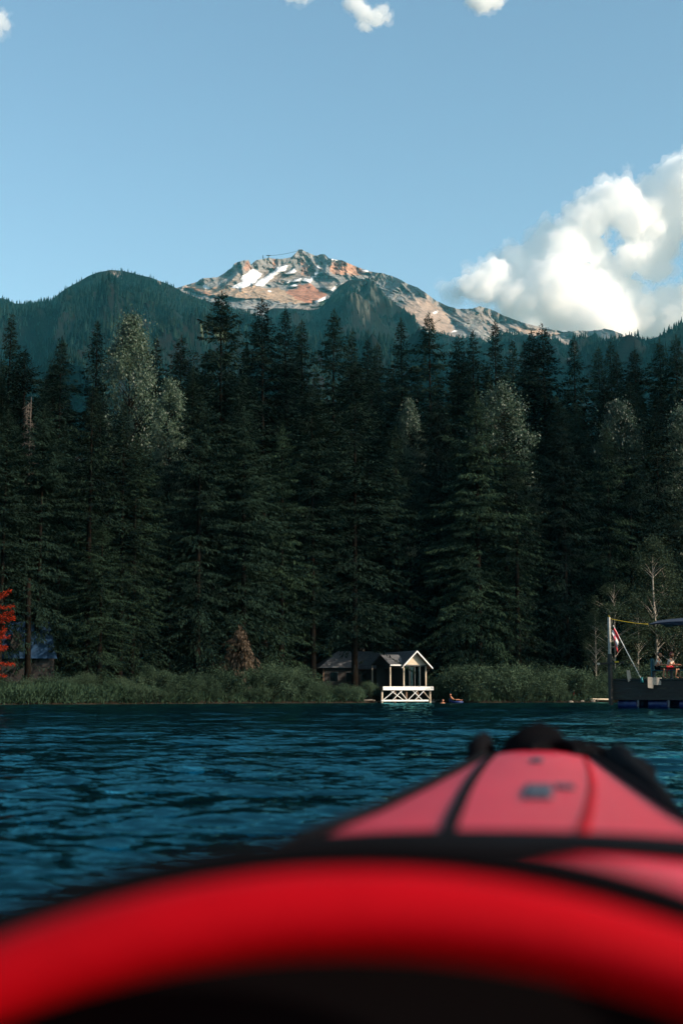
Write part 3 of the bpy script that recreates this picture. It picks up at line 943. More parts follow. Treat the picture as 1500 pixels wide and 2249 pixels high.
def broadleaf(seed, H=20.0, R=3.5, base=0.25, n_leaf=9000, leaf=0.22, clumps=70, narrow=1.0, stems=1, spread=0.2):
    """tapered stem, limbs, and leaf clusters with gaps between them"""
    rg = np.random.RandomState(seed)
    tr = MB()
    cl = []
    for s in range(stems):
        off = np.array((rg.normal() * spread * 2 if stems > 1 else 0, rg.normal() * spread * 2 if stems > 1 else 0))
        tilt = rg.normal(size=2) * (0.10 if stems > 1 else 0.03)
        hh = H * (1 if s == 0 else 0.65 + 0.3 * rg.rand())
        P = lambda z: Vector((off[0] + tilt[0] * z + 0.15 * math.sin(z * 0.5 + s), off[1] + tilt[1] * z, z))
        r0 = 0.012 * H if stems == 1 else 0.007 * H
        tr.tube([P(hh * q) - Vector((0, 0, 0.5 if q == 0 else 0)) for q in (0, 0.1, 0.25, 0.4, 0.55, 0.7, 0.85, 0.97)], [r0 * 1.3, r0, r0 * 0.85, r0 * 0.7, r0 * 0.55, r0 * 0.4, r0 * 0.25, 0.015], 6)
        for i in range(clumps // stems):
            q = base + (1 - base) * rg.rand() ** 0.85
            z = hh * q
            w = (q - base) / (1 - base)
            rr = R * (math.sin(math.pi * min(1, (w * 0.92 + 0.10))) ** 0.65) * (0.35 + 0.7 * rg.rand() ** 0.5)
            a = rg.rand() * 6.283
            c = P(z) + Vector((math.cos(a) * rr, math.sin(a) * rr, rr * 0.35))
            cl.append((c, 0.35 + 0.55 * rg.rand()))
            if rg.rand() < 0.75:
                tr.tube([P(z - rr * 0.4), P(z).lerp(c, 0.55) - Vector((0, 0, 0.1 * rr)), c], [0.018 + 0.012 * rr, 0.014 + 0.004 * rr, 0.008], 4, False)
    cl_c = np.array([tuple(c[0]) for c in cl]); cl_r = np.array([c[1] for c in cl]) * (R / 3.5) ** 0.5 * 1.25
    k = rg.randint(0, len(cl_c), n_leaf)
    p = cl_c[k] + rg.normal(size=(n_leaf, 3)) * (cl_r[k] * np.array((0.55, 0.55, 0.5))[:, None]).T
    d = rg.normal(size=(n_leaf, 3)); d[:, 2] -= 0.5
    ln = leaf * (0.6 + 0.8 * rg.rand(n_leaf))
    V, Q = rhombs(p, d, rg.normal(size=(n_leaf, 3)) + np.array((0.2, -0.3, 0.6)), ln, ln * (0.62 + 0.2 * rg.rand(n_leaf)))
    return V, Q, tr

def snag(seed, H=22.0):
    rg = np.random.RandomState(seed)
    tr = MB()
    tr.tube([(0, 0, -0.5), (0, 0, H * 0.3), (0.1, 0, H * 0.7), (0.15, 0, H)], [0.20, 0.13, 0.075, 0.02], 7)
    tw = MB()
    z = H * 0.3
    while z < H * 0.98:
        q = (H - z) / H
        for k in range(3):
            a = rg.rand() * 6.28
            L_ = 2.6 * q ** 0.7 * (0.5 + 0.7 * rg.rand())
            e = Vector((math.cos(a) * L_, math.sin(a) * L_, z - 0.15 * L_ + 0.3 * rg.normal()))
            m_ = Vector((math.cos(a) * L_ * 0.5, math.sin(a) * L_ * 0.5, z + 0.05))
            tw.tube([(0.08, 0, z), m_, e], [0.035, 0.022, 0.01], 4, False)
            for j in range(4):
                s = 0.35 + 0.6 * rg.rand()
                p0 = Vector((0, 0, z)).lerp(e, s)
                tw.tube([p0, p0 + Vector(rg.normal(size=3)) * 0.28 - Vector((0, 0, 0.22))], [0.014, 0.007], 3, False)
        z += 0.34
    return tr, tw

KIND = {}
def reg(key, V, Q, tr, leafmat, barkmat):
    trm = bpy.data.meshes.new('trunk'); trm.from_pydata(tr.v, [], tr.f); trm.materials.append(barkmat)
    trm.polygons.foreach_set("use_smooth", np.full(len(trm.polygons), True, dtype=bool)); trm.update()
    KIND[key] = (mesh_np('crown', V, Q, leafmat), trm)
for i in range(7):
    reg(('spruce', i), *conifer(100 + i, R=[3.3, 4.0, 3.5, 4.5, 2.9, 3.9, 3.3][i], base=[0.06, 0.10, 0.15, 0.08, 0.2, 0.05, 0.12][i], droop=[0.16, 0.24, 0.10, 0.20, 0.15, 0.28, 0.20][i],
                                shape=[0.85, 0.75, 0.95, 0.7, 0.9, 0.8, 0.85][i], ragged=[0.3, 0.45, 0.5, 0.35, 0.55, 0.4, 0.5][i], dens=21), M['needles'], M['bark'])
reg(('fir_bare', 0), *conifer(131, R=5.4, base=0.17, droop=0.2, shape=0.62, ragged=0.5, dens=22, hang=0.55), M['needles'], M['bark'])
reg(('fir_bare', 1), *conifer(132, R=4.6, base=0.24, droop=0.18, shape=0.65, ragged=0.5, dens=21, hang=0.5), M['needles'], M['bark'])
for i in range(3):
    reg(('cedar', i), *conifer(150 + i, H=30, R=[3.6, 4.4, 3.9][i], base=[0.03, 0.05, 0.04][i], droop=0.30, shape=0.8, ragged=0.5, dens=26, hang=1.1, gap=0.5, spray=0.62), M['cedar'], M['bark'])
reg(('hemlock', 0), *conifer(160, H=32, R=5.0, base=0.05, droop=0.26, shape=0.62, ragged=0.5, dens=24, hang=1.0, spray=0.66), M['needles'], M['bark'])
for i in range(3):
    reg(('cottonwood', i), *broadleaf(200 + i, H=24, R=[3.0, 3.6, 2.6][i], base=[0.45, 0.4, 0.45][i], n_leaf=22000, leaf=0.17, clumps=120), M['silver_leaf'], M['bark'])
for i in range(3):
    reg(('alder', i), *broadleaf(220 + i, H=12, R=[2.4, 2.0, 2.8][i], base=0.25, n_leaf=[10500, 7500, 12500][i], leaf=0.135, clumps=60, stems=[2, 1, 3][i], spread=0.3), M['alder_leaf'], M['bark_pale'])
for i in range(6):
    reg(('shrub', i), *broadleaf(240 + i, H=[2.6, 3.2, 2.2, 3.8, 2.8, 3.4][i], R=[1.6, 1.8, 1.5, 1.9, 2.0, 1.5][i], base=0.06, n_leaf=[7000, 8200, 6200, 9000, 8500, 7500][i], leaf=0.115, clumps=48, stems=5, spread=0.35), M['shrub_leaf'], M['bark'])
reg(('maple', 0), *conifer(260, H=6.5, R=2.3, base=0.25, droop=0.10, shape=0.35, gap=0.62, ragged=0.4, dens=70, hang=0.2, spray=0.42), M['red_leaf'], M['bark_pale'])
reg(('brown', 0), *conifer(170, H=5.2, R=1.5, base=0.05, droop=0.9, shape=0.6, ragged=0.4, dens=30, hang=1.8, gap=0.3), M['brown_needles'], M['bark'])

def plant(name, key, pos, H, label, cat, group, wide=1.0, rz=None, native=None):
    crown, trunk = KIND[key]
    hmax = native
    root = empty(name, pos, random.Random(hash((round(pos[0], 2), round(pos[1], 2)))).uniform(0, 6.28) if rz is None else rz)
    s = H / hmax
    root.scale = (s * wide, s * wide, s)
    tag(root, label, cat, group)
    link('trunk', trunk, root)
    c = link('crown', crown, root)
    return root
NATIVE = {'spruce': 40, 'fir_bare': 40, 'cedar': 30, 'hemlock': 32, 'cottonwood': 24, 'alder': 12, 'shrub': 3.0, 'maple': 6.5, 'brown': 5.2}
for k in KIND: pass
TREE_CAT = 'tree'
def tree_px(name, key, px, py, off, label, group, wide=1.0, rz=None):
    """tree whose tip shows at px,py of the photograph, standing `off` metres behind the water's edge"""
    Y = 135.0
    for _ in range(12):
        x = (px - 750) / FPX * Y * 1.0
        Y = float(shore_y(x)) + off
    tip = at(px, py, Y)
    g = float(ground_z(tip.x, Y)) - 0.05
    nat = NATIVE[key[0]]
    return plant(name, key, (tip.x, Y, g), tip.z - g, label, TREE_CAT, group, wide, rz, nat)

GC = 'conifers of the lakeshore forest'
# skyline conifers, left to right
SKY = [
 (18, 692, 34, 0, 'tall dark conifer at the left edge of the forest skyline'),
 (62, 770, 24, 3, 'dark conifer filling the skyline just right of the left-edge one'),
 (134, 742, 30, 5, 'bushy dark conifer standing left of the slim spire'),
 (212, 707, 36, 4, 'slim dark spire just left of the pale leafy tree on the skyline'),
 (343, 744, 40, 4, 'short thin conifer tip just right of the pale leafy tree'),
 (388, 738, 44, 1, 'rounded conifer top on the skyline below the rounded hill'),
 (442, 775, 40, 6, 'low conifer top in the skyline left of the tallest tree'),
 (490, 640, 26, 3, 'tallest conifer of all, its tip overlapping the left foot of the rocky peak'),
 (540, 760, 40, 2, 'conifer tucked close against the right side of the tallest one'),
 (587, 660, 30, 1, 'second tallest conifer, right of the tallest, under the snowfield'),
 (632, 678, 34, 2, 'slender conifer with a clean pointed tip below the red scree'),
 (673, 704, 32, 6, 'conifer with bent top between the slender one and the broad twin-topped crown'),
 (730, 682, 28, 5, 'broad thick-topped conifer right under the summit'),
 (765, 730, 34, 0, 'conifer forming the right shoulder of the broad thick-topped tree'),
 (807, 748, 40, 4, 'low pointed conifer right of the broad thick-topped tree'),
 (838, 754, 42, 6, 'lowest thin tip in the dip of the skyline below the green knoll'),
 (888, 701, 30, 2, 'tall dark conifer with stepped branches on the right of the skyline dip'),
 (945, 689, 28, 5, 'tall conifer with a curled shaggy tip, highest on the right half'),
 (995, 736, 38, 1, 'conifer next right of the curled shaggy tip'),
 (1040, 729, 36, 4, 'narrow dark conifer left of the neat triangular one'),
 (1087, 708, 30, 2, 'neat triangular conifer with level open branches on the right half'),
 (1128, 748, 40, 0, 'plain pointed conifer right of the neat triangular one'),
 (1151, 752, 42, 4, 'very thin conifer tip between two fuller crowns on the right half'),
 (1176, 728, 34, 6, 'dark conifer left of the knob-tipped one'),
 (1203, 713, 32, 1, 'tall full conifer with a thin knobbed tip on the right half'),
 (1258, 739, 30, 2, 'conifer with sparse top and long right-hand boughs near the right gap'),
 (1323, 764, 36, 6, 'left of a pair of close conifer tips beside the open gap'),
 (1337, 754, 40, 0, 'right of a pair of close conifer tips beside the open gap'),
 (1352, 775, 38, 4, 'dark conifer leaning against the close pair of tips'),
 (1398, 771, 34, 3, 'broad flat-shouldered conifer below the right-hand valley notch'),
 (1448, 748, 30, 5, 'dark conifer second from the right edge of the skyline'),
 (1481, 743, 28, 1, 'dark conifer at the right edge of the skyline'),
]
for (px, py, off, v, lab) in SKY:
    tree_px('spruce_tree', ('spruce', v), px, py, off, lab, GC, wide=1.0)
# front conifers and cedars
tree_px('cedar_tree', ('cedar', 0), 203, 848, 7, 'bright green slender cedar in front of the left part of the forest', GC, 0.95)
tree_px('cedar_tree', ('cedar', 1), 225, 1150, 4, 'short spreading green cedar at the foot of the slender bright one', GC, 1.25)
tree_px('cedar_tree', ('cedar', 2), 300, 960, 11, 'green drooping cedar between the bright slender one and the dark middle', GC, 0.9)
tree_px('fir_tree', ('fir_bare', 0), 778, 800, 6.5, 'great fir with bare lower trunk rising right beside the cabin', GC, 1.05, 0.4)
tree_px('fir_tree', ('fir_bare', 1), 690, 850, 8, 'fir with a thick bare trunk left of the great cabin fir', GC, 1.0)
tree_px('cedar_tree', ('cedar', 1), 1045, 862, 9, 'large drooping green cedar right of the cabin', GC, 1.1)
tree_px('hemlock_tree', ('hemlock', 0), 960, 905, 12, 'dark drooping hemlock just behind the cabin', GC, 1.0)
tree_px('cedar_tree', ('cedar', 0), 1130, 1010, 7, 'shorter green cedar leaning right of the large drooping one', GC, 1.15)
tree_px('hemlock_tree', ('hemlock', 0), 1235, 940, 10, 'wide dark hemlock left of the pale leafy tree on the right', GC, 0.95, 2.0)
tree_px('cedar_tree', ('cedar', 2), 1330, 935, 10, 'green cedar hugging the left side of the pale leafy tree on the right', GC, 0.9)
tree_px('hemlock_tree', ('hemlock', 0), 540, 900, 8, 'dark hemlock with a brown dead bough hanging at its foot', GC, 1.0, 1.0)
tree_px('hemlock_tree', ('hemlock', 0), 440, 880, 10, 'dark hemlock in front of the tallest conifer', GC, 1.0, 3.0)
tree_px('hemlock_tree', ('hemlock', 0), 95, 900, 9, 'shaggy hemlock right behind the dead snag on the left', GC, 0.95, 4.0)
tree_px('fir_tree', ('fir_bare', 1), 15, 900, 7, 'dark fir at the left edge above the red maple', GC, 1.0, 5.0)
tree_px('cedar_tree', ('cedar', 1), 620, 935, 10, 'drooping cedar in the middle of the dark forest wall', GC, 0.95, 2.5)
tree_px('cedar_tree', ('cedar', 0), 870, 940, 9, 'slim drooping cedar above the cabin roof', GC, 0.95, 1.5)
tree_px('fir_tree', ('fir_bare', 0), 1440, 900, 12, 'dark fir rising behind the swimming raft', GC, 0.9, 2.2)
# pale broadleaf trees
GB = 'pale leafy trees among the conifers'
tree_px('cottonwood_tree', ('cottonwood', 0), 272, 698, 27, 'tall pale leafy tree glinting on the left skyline', GB, 0.62)
tree_px('cottonwood_tree', ('cottonwood', 2), 382, 845, 17, 'narrow pale leafy tree below the left skyline', GB, 0.6)
tree_px('cottonwood_tree', ('cottonwood', 1), 1095, 858, 18, 'broad pale leafy crown above and right of the cabin', GB, 0.85)
tree_px('cottonwood_tree', ('cottonwood', 0), 1383, 895, 15, 'tall pale leafy tree standing above the slanted flagpole', GB, 0.72, 1.3)
tree_px('cottonwood_tree', ('cottonwood', 1), 1497, 905, 15, 'pale leafy tree cut off by the right edge', GB, 0.7, 2.3)
tree_px('cottonwood_tree', ('cottonwood', 2), 900, 893, 16, 'thin silvery leafy tree high above the cabin', GB, 0.55, 0.7)
# dead snag
def dead():
    Y = 135.0
    for _ in range(10): Y = float(shore_y((66 - 750) / FPX * Y)) + 12
    tip = at(66, 872, Y)
    tr, tw = snag(5, tip.z - 0.8)
    t = empty('dead_tree', (tip.x, Y, 0.8))
    tag(t, 'bare brown dead tree with fine twigs near the left edge', 'tree')
    tr.build('trunk', M['dead_wood'], t, True)
    tw.build('twigs', M['dead_wood'], t)
dead()
# alders and slim stems on the right shore
GA = 'slim leafy trees on the right shore'
for (px, py, off, v, lab, w) in [
    (1345, 1270, 3.5, 0, 'bushy brownish-green tree right behind the tall wooden post', 1.25),
    (1430, 1190, 4.0, 1, 'slim tall tree with thin pale stem left of the seated pair', 1.0),
    (1475, 1230, 4.5, 2, 'leafy many-stemmed tree behind the seated pair', 1.0),
    (1306, 1345, 2.5, 1, 'short thin tree with crooked pale stem left of the tall post', 0.8),
    (1400, 1330, 2.8, 1, 'low slender tree behind the slanted flagpole', 1.1),
    (1505, 1250, 5.0, 0, 'leafy tree cut by the right edge behind the awning', 1.1)]:
    tree_px('alder_tree', ('alder', v), px, py, off, lab, GA, w)
# fill: dense wall behind and between
rgf = random.Random(42)
fill = []
def far_enough(x, y, d):
    return all((x - a) ** 2 + (y - b_) ** 2 > d * d for a, b_ in fill)
n_fill = 0
tries = 0
while n_fill < 170 and tries < 6000:
    tries += 1
    px = rgf.uniform(-120, 1620)
    off = rgf.uniform(10, 62)
    Y = 140.0
    for _ in range(8): Y = float(shore_y((px - 750) / FPX * Y)) + off
    x = (px - 750) / FPX * Y
    if not far_enough(x, Y, 2.6): continue
    # stay clear of the cabin and the house
    if 540 < px < 1000 and off < 24: continue
    lim = np.interp(px, [-120, 0, 200, 330, 460, 560, 720, 800, 900, 1000, 1100, 1230, 1300, 1400, 1620], [760, 790, 790, 800, 790, 760, 770, 800, 790, 790, 800, 800, 830, 810, 800])
    py = lim + rgf.uniform(0, 150) + (60 if off < 22 else 0)
    fill.append((x, Y)); n_fill += 1
    key = ('spruce', rgf.randrange(7)) if off > 18 or rgf.random() < 0.6 else ('hemlock', 0)
    tree_px('spruce_tree', key, px, py, off, 'dark conifer crowded among its neighbours within the forest wall', GC, rgf.uniform(0.9, 1.15))
# trees of the same wood just outside the picture on the sunny side, which shade it
for i in range(26):
    x = rgf.uniform(42, 120)
    off = rgf.uniform(6, 50)
    Y = float(shore_y(x)) + off
    g = float(ground_z(x, Y)) - 0.1
    plant('spruce_tree', ('spruce', rgf.randrange(7)), (x, Y, g), rgf.uniform(28, 40), 'dark conifer of the same wood growing beyond the right edge', TREE_CAT, 'conifers beyond the right edge', 1.0, rgf.uniform(0, 6), 40)

# red maple at the left edge
def maple():
    Y = 135.0
    for _ in range(10): Y = float(shore_y((-34 - 750) / FPX * Y)) + 3.0
    tip = at(-36, 1300, Y)
    g = float(ground_z(tip.x, Y)) - 0.05
    plant('maple_tree', ('maple', 0), (tip.x, Y, g), tip.z - g, 'bright red maple poking in at the left edge', 'tree', None, 0.8, 0.3, 6.5)
maple()
# brown dead bough cluster
t = tree_px('small_conifer', ('brown', 0), 528, 1385, 3.6, 'small dead conifer with hanging brown needles above the shore bushes', None, 1.0)
t['category'] = 'tree'

# ------------------------------------------------------------------ shrubs along the water
GS = 'bushes along the shore'
def shrub_px(px, py, off, v, lab, wide=1.0):
    Y = 135.0
    for _ in range(10): Y = float(shore_y((px - 750) / FPX * Y)) + off
    tip = at(px, py, Y)
    g = float(ground_z(tip.x, Y)) - 0.05
    nat = [2.6, 3.2, 2.2, 3.8, 2.8, 3.4][v]
    plant('bush', ('shrub', v), (tip.x, Y, g), tip.z - g, lab, 'bush', GS, wide, None, nat * 1.1)
ORD = ['first', 'second', 'third', 'fourth', 'fifth', 'sixth', 'seventh', 'eighth', 'ninth', 'tenth', 'eleventh', 'twelfth', 'thirteenth', 'fourteenth',
       'fifteenth', 'sixteenth', 'seventeenth', 'eighteenth', 'nineteenth', 'twentieth', 'twenty-first', 'twenty-second']
row = list(range(290, 790, 24))
for i, px in enumerate(row):
    py = np.interp(px, [290, 340, 400, 440, 480, 540, 600, 650, 690, 720, 760, 790], [1490, 1462, 1480, 1475, 1468, 1466, 1462, 1470, 1496, 1488, 1500, 1520]) + rgf.uniform(-6, 10)
    shrub_px(px + rgf.uniform(-6, 6), py, rgf.uniform(1.4, 3.0), rgf.randrange(6), 'tall leafy bush left of the cabin, %s from the cabin in the back row' % ORD[len(row) - 1 - i], rgf.uniform(0.85, 1.15))
row = list(range(300, 780, 34))
for i, px in enumerate(row):
    shrub_px(px + rgf.uniform(-8, 8), rgf.uniform(1502, 1516), 0.8, rgf.randrange(6), 'low leafy bush at the water left of the cabin, %s from the cabin' % ORD[len(row) - 1 - i], 1.15)
for i, px in enumerate(range(962, 1345, 21)):
    py = np.interp(px, [960, 1000, 1020, 1080, 1110, 1150, 1200, 1260, 1300, 1345], [1492, 1470, 1462, 1478, 1455, 1468, 1476, 1462, 1482, 1475]) + rgf.uniform(-6, 10)
    shrub_px(px + rgf.uniform(-5, 5), py, rgf.uniform(1.4, 3.2), rgf.randrange(6), 'tall leafy bush right of the cabin, %s from the cabin in the back row' % ORD[i], rgf.uniform(0.8, 1.1))
for i, px in enumerate(range(975, 1345, 30)):
    shrub_px(px + rgf.uniform(-8, 8), rgf.uniform(1500, 1514), 0.9, rgf.randrange(6), 'low leafy bush at the water right of the cabin, %s from the cabin' % ORD[i], 1.2)
for i, px in enumerate(range(1360, 1530, 26)):
    shrub_px(px, rgf.uniform(1455, 1490), 2.0, rgf.randrange(6), 'leafy bush on the bank behind the raft, %s from the tall post' % ORD[i], 1.0)
for i, px in enumerate(range(60, 300, 30)):
    shrub_px(px, rgf.uniform(1470, 1496), 4.2, rgf.randrange(6), 'bush behind the low shoreline grass, %s from the blue hut' % ORD[i], 1.0)
shrub_px(812, 1498, 1.6, 2, 'small lone bush between the fir trunk and the cabin deck', 0.7)
shrub_px(20, 1490, 2.8, 4, 'bush under the red maple at the left edge', 1.0)

# low grass and reeds in a band along the bank (stuff)
def reeds():
    rg = np.random.RandomState(12)
    n = 42000
    px = np.concatenate([rg.uniform(-60, 440, 30000), rg.uniform(400, 800, 6000), rg.uniform(950, 1360, 6000)])
    off = 0.25 + rg.rand(n) ** 1.0 * 2.6
    Y = np.full(n, 130.0)
    for _ in range(8): Y = shore_y((px - 750) / FPX * Y) + off
    x = (px - 750) / FPX * Y
    z = ground_z(x, Y) - 0.05
    hmax = np.interp(px, [-60, 60, 300, 420, 520, 960, 1360], [1.35, 1.3, 1.35, 1.2, 0.6, 0.5, 0.6]) * (0.8 + 0.35 * gnoise(x * 0.35, Y * 0.35, 2.0))
    up = rg.rand(n)
    b_ = np.stack([x, Y, z + hmax * up * 0.75], -1)
    d = np.stack([rg.normal(size=n) * 0.5, rg.normal(size=n) * 0.5, np.ones(n) * 0.9], -1)
    ln = 0.28 + 0.35 * rg.rand(n)
    V, Q = rhombs(b_, d, rg.normal(size=(n, 3)), ln, 0.05 + 0.08 * rg.rand(n))
    o = link('shoreline_grass', mesh_np('shoreline_grass', V, Q, M['reed']))
    tag(o, 'low pale green grass and reeds growing along the bank', 'grass', kind='stuff')
reeds()

# ------------------------------------------------------------------ cabin on the shore
ANG = rad(23.5)
F_ = Vector((math.sin(ANG), -math.cos(ANG), 0))
R_ = Vector((math.cos(ANG), math.sin(ANG), 0))
def cabin():
    Yc = 139.0
    c0 = at(915, 1543, Yc)            # under the middle of the gable wall
    k = Yc / FPX * 1.0
    def zz(py): return at(915, py, Yc).z
    t = empty('lakeside_cabin', (c0.x, Yc, 0), ANG)
    tag(t, 'small cabin with glazed gable standing on a white braced deck over the water', 'cabin')
    # local frame: x = right along the gable, -y = towards the lake
    dk0, dk1 = zz(1516), zz(1508.2)
    wl, ev, ap = zz(1508), zz(1460), zz(1436)
    hw = 1.24
    pitch = 0.98
    MB().box(-3.55, 1.72, 0.02, 6.0, dk1 - 0.16, dk1 - 0.04).build('deck_floor', M['brown_timber'], t)
    fb = MB().box(-3.62, 1.80, -0.06, 0.0, dk0, dk1 + 0.02).build('fascia_board', M['white_paint'], t, bevel=0.008)
    MB().box(1.76, 1.82, 0.004, 5.9, dk0, dk1 + 0.015).build('fascia_board', M['white_paint'], t)
    MB().box(-3.64, -3.58, 0.004, 5.9, dk0, dk1 + 0.015).build('fascia_board', M['brown_timber'], t)
    lo = zz(1537.5)
    MB().box(-3.7, 1.35, 0.12, 0.24, lo - 0.12, lo + 0.03).build('sill_beam', M['white_paint'], t)
    xs = [-3.55, -2.15, -0.95, 0.25, 1.62]
    for i, x in enumerate(xs):
        MB().box(x - 0.07, x + 0.07, 0.25, 0.40, -1.2, dk0).build('post', M['light_timber'] if i in (0, 4) else M['brown_timber'], t)
        MB().box(x - 0.07, x + 0.07, 3.2, 3.35, -0.6, dk0).build('post', M['brown_timber'], t)
    for (xa, xb, flip) in ((-3.55, -2.35, 0), (-2.7, -1.35, 1), (-2.55, -1.55, 0), (-1.75, -0.95, 1), (-0.9, 0.1, 0), (-0.35, 0.7, 1), (-0.15, 0.85, 0), (0.75, 1.6, 1)):
        za, zb = (lo, dk0 - 0.04) if not flip else (dk0 - 0.04, lo)
        y = 0.17 if flip else 0.10
        MB().bar((xa, y, za), (xb, y, zb), 0.05, 0.13, (0, 1, 0)).build('brace', M['white_paint'] if xb < 1.0 else M['light_timber'], t)
    # gable wall (triangle), corner posts, lintel, glazing
    yb = 0.35
    MB().prism([(-hw, yb, ev), (hw, yb, ev), (0, yb, ev + hw * pitch)], (0, 0.08, 0)).build('gable_panel', M['light_timber'], t)
    MB().box(-hw, hw, yb - 0.03, yb + 0.09, ev - 0.13, ev).build('lintel', M['frame_dark'], t)
    for x, mt in ((-hw, 'light_timber'), (hw - 0.10, 'light_timber')):
        MB().box(x, x + 0.10, yb, yb + 0.10, dk1, ev - 0.13).build('corner_post', M[mt], t)
    fr = MB()
    xs = np.linspace(-hw + 0.10, hw - 0.10, 5)
    for x in xs[1:-1]: fr.box(x - 0.03, x + 0.03, yb + 0.01, yb + 0.07, dk1 + 0.08, ev - 0.13)
    fr.box(-hw + 0.10, hw - 0.10, yb + 0.005, yb + 0.075, dk1, dk1 + 0.08)
    wf = fr.build('window_frame', M['frame_dark'], t)
    for i in range(4):
        MB().box(xs[i] + 0.035, xs[i + 1] - 0.035, yb + 0.03, yb + 0.05, dk1 + 0.085, ev - 0.135).build('pane', M['glass'], wf)
    # inside: floor, back wall, curtains, table with lamp-like vase
    MB().box(-hw + 0.08, hw - 0.08, 3.8, 3.9, dk1, ev + hw * pitch * 0.6).build('back_wall', M['frame_dark'], t)
    for x, w in ((-1.02, 0.10), (-0.22, 0.16), (0.62, 0.10)):
        cu = MB()
        cu.tube([(x, yb + 0.30, dk1 + 0.05), (x + 0.02, yb + 0.32, dk1 + 0.9), (x, yb + 0.30, ev - 0.2)], [w, w * 0.6, w * 0.9], 9)
        cu.build('curtain', M['curtain'], t, True)
    MB().box(hw + 0.02, hw + 0.07, yb + 0.1, yb + 0.5, dk1 + 0.1, ev - 0.4).build('shutter', M['light_timber'], t)
    MB().box(hw - 0.06, hw, yb + 0.12, 9.0, dk1, ev).build('side_wall', M['dark_timber'], t)
    MB().box(-hw, -hw + 0.06, yb + 0.12, 9.0, dk1, ev).build('side_wall', M['dark_timber'], t)
    # main roof: two slopes of overlapping tile courses, barge boards
    ov, fo, back = 0.42, -0.16, 10.5
    rz = ev + hw * pitch + 0.10
    run = hw + ov
    for sg in (-1, 1):
        r = MB()
        n = 9
        for i in range(n):
            x0, x1 = sg * run * i / n, sg * run * (i + 1.12) / n
            z0, z1 = rz - run * pitch * i / n + 0.055, rz - run * pitch * (i + 1.12) / n + 0.085
            r.prism([(x0, fo, z0), (x1, fo, z1), (x1, fo, z1 - 0.03), (x0, fo, z0 - 0.03)], (0, back - fo, 0))
        r.build('roof_slope', M['shingle'], t)
        MB().prism([(0, fo + 0.04, rz), (sg * run, fo + 0.04, rz - run * pitch), (sg * run, fo + 0.04, rz - run * pitch - 0.05), (0, fo + 0.04, rz - 0.05)], (0, back - fo - 0.1, 0)).build('soffit', M['brown_timber'], t)
        MB().prism([(0, fo - 0.04, rz + 0.07), (sg * (run + 0.02), fo - 0.04, rz - run * pitch + 0.05), (sg * (run + 0.02), fo - 0.04, rz - run * pitch - 0.10), (0, fo - 0.04, rz - 0.09)], (0, 0.035, 0)).build('barge_board', M['white_paint'], t)
    # side porch with its own cross gable facing left
    pr_y, pr_run, pr_z = 2.55, 2.2, rz - 0.28
    ez = ev + 0.02
    for sg in (-1, 1):
        r = MB()
        n = 8
        for i in range(n):
            y0, y1 = pr_y + sg * pr_run * i / n, pr_y + sg * pr_run * (i + 1.1) / n
            dz = (pr_z - ez) / n
            z0, z1 = pr_z - dz * i, pr_z - dz * (i + 1.1) + 0.03
            r.prism([(-2.72, y0, z0), (-2.72, y1, z1), (-2.72, y1, z1 - 0.03), (-2.72, y0, z0 - 0.03)], (2.0, 0, 0))
        r.build('porch_roof', M['shingle'], t)
    MB().box(-2.74, -1.3, pr_y - pr_run - 0.16, pr_y - pr_run - 0.11, ez - 0.13, ez - 0.01).build('eave_board', M['white_paint'], t)
    MB().prism([(-2.6, pr_y - pr_run + 0.1, ez - 0.02), (-2.6, pr_y + pr_run - 0.1, ez - 0.02), (-2.6, pr_y, pr_z - 0.08)], (0.06, 0, 0)).build('porch_gable', M['dark_timber'], t)
    for y in (pr_y - pr_run + 0.05, pr_y + pr_run - 0.2):
        MB().box(-2.66, -2.55, y, y + 0.11, dk1 - 0.02, ez - 0.02).build('porch_post', M['light_timber'], t)
    MB().box(-2.5, -1.3, pr_y + 1.2, pr_y + 1.26, dk1, ez).build('porch_wall', M['dark_timber'], t)
    MB().box(-3.55, 1.7, 6.0, 9.0, -0.2, dk1 - 0.05).build('foundation', M['dark_timber'], t)
cabin()

def back_house():
    Yc = 152.0
    p = at(772, 1500, Yc)
    t = empty('house', (p.x, Yc, 0.9), ANG * 0.5)
    tag(t, 'low dark house with tiled hip roof half hidden behind fir trunks', 'house')
    k = Yc / FPX
    z_e, z_r = at(772, 1467, Yc).z - 0.9, at(772, 1429, Yc).z - 0.9
    w = 3.1
    MB().box(-w, w, 0, 4.5, -0.6, z_e).build('wall', M['dark_timber'], t)
    r = MB()
    n = 12
    for i in range(n):
        a, b_ = i / n, (i + 1.1) / n
        def ring(q):
            z = z_r + (z_e - z_r) * q
            hx0 = -(w + 0.5) + 2.6 * (1 - q)
            y0 = -0.5 + 2.75 * (1 - q)
            return hx0, y0, z
        xa, ya, za = ring(a); xb, yb, zb = ring(b_)
        e = w + 0.5
        r.add([(xa, ya, za), (e, ya, za), (e, yb, zb + 0.02), (xb, yb, zb + 0.02), (xa, 5.0 - ya - 0.5, za), (xb, 5.0 - yb - 0.5, zb + 0.02), (e, 5.0 - ya - 0.5, za), (e, 5.0 - yb - 0.5, zb + 0.02)],
              [(0, 1, 2, 3), (0, 3, 5, 4), (4, 5, 7, 6)])
    r.build('roof', M['shingle'], t)
    for x in (-1.9, -0.2, 1.5):
        f = MB().box(x - 0.45, x + 0.45, -0.05, -0.003, z_e - 1.5, z_e - 0.4).build('window', M['frame_dark'], t)
        MB().box(x - 0.38, x + 0.38, -0.07, -0.052, z_e - 1.43, z_e - 0.47).build('pane', M['glass'], f)
    MB().box(-w - 0.02, -w + 0.12, -0.14, -0.02, -0.6, z_e).build('post', M['brown_timber'], t)
back_house()

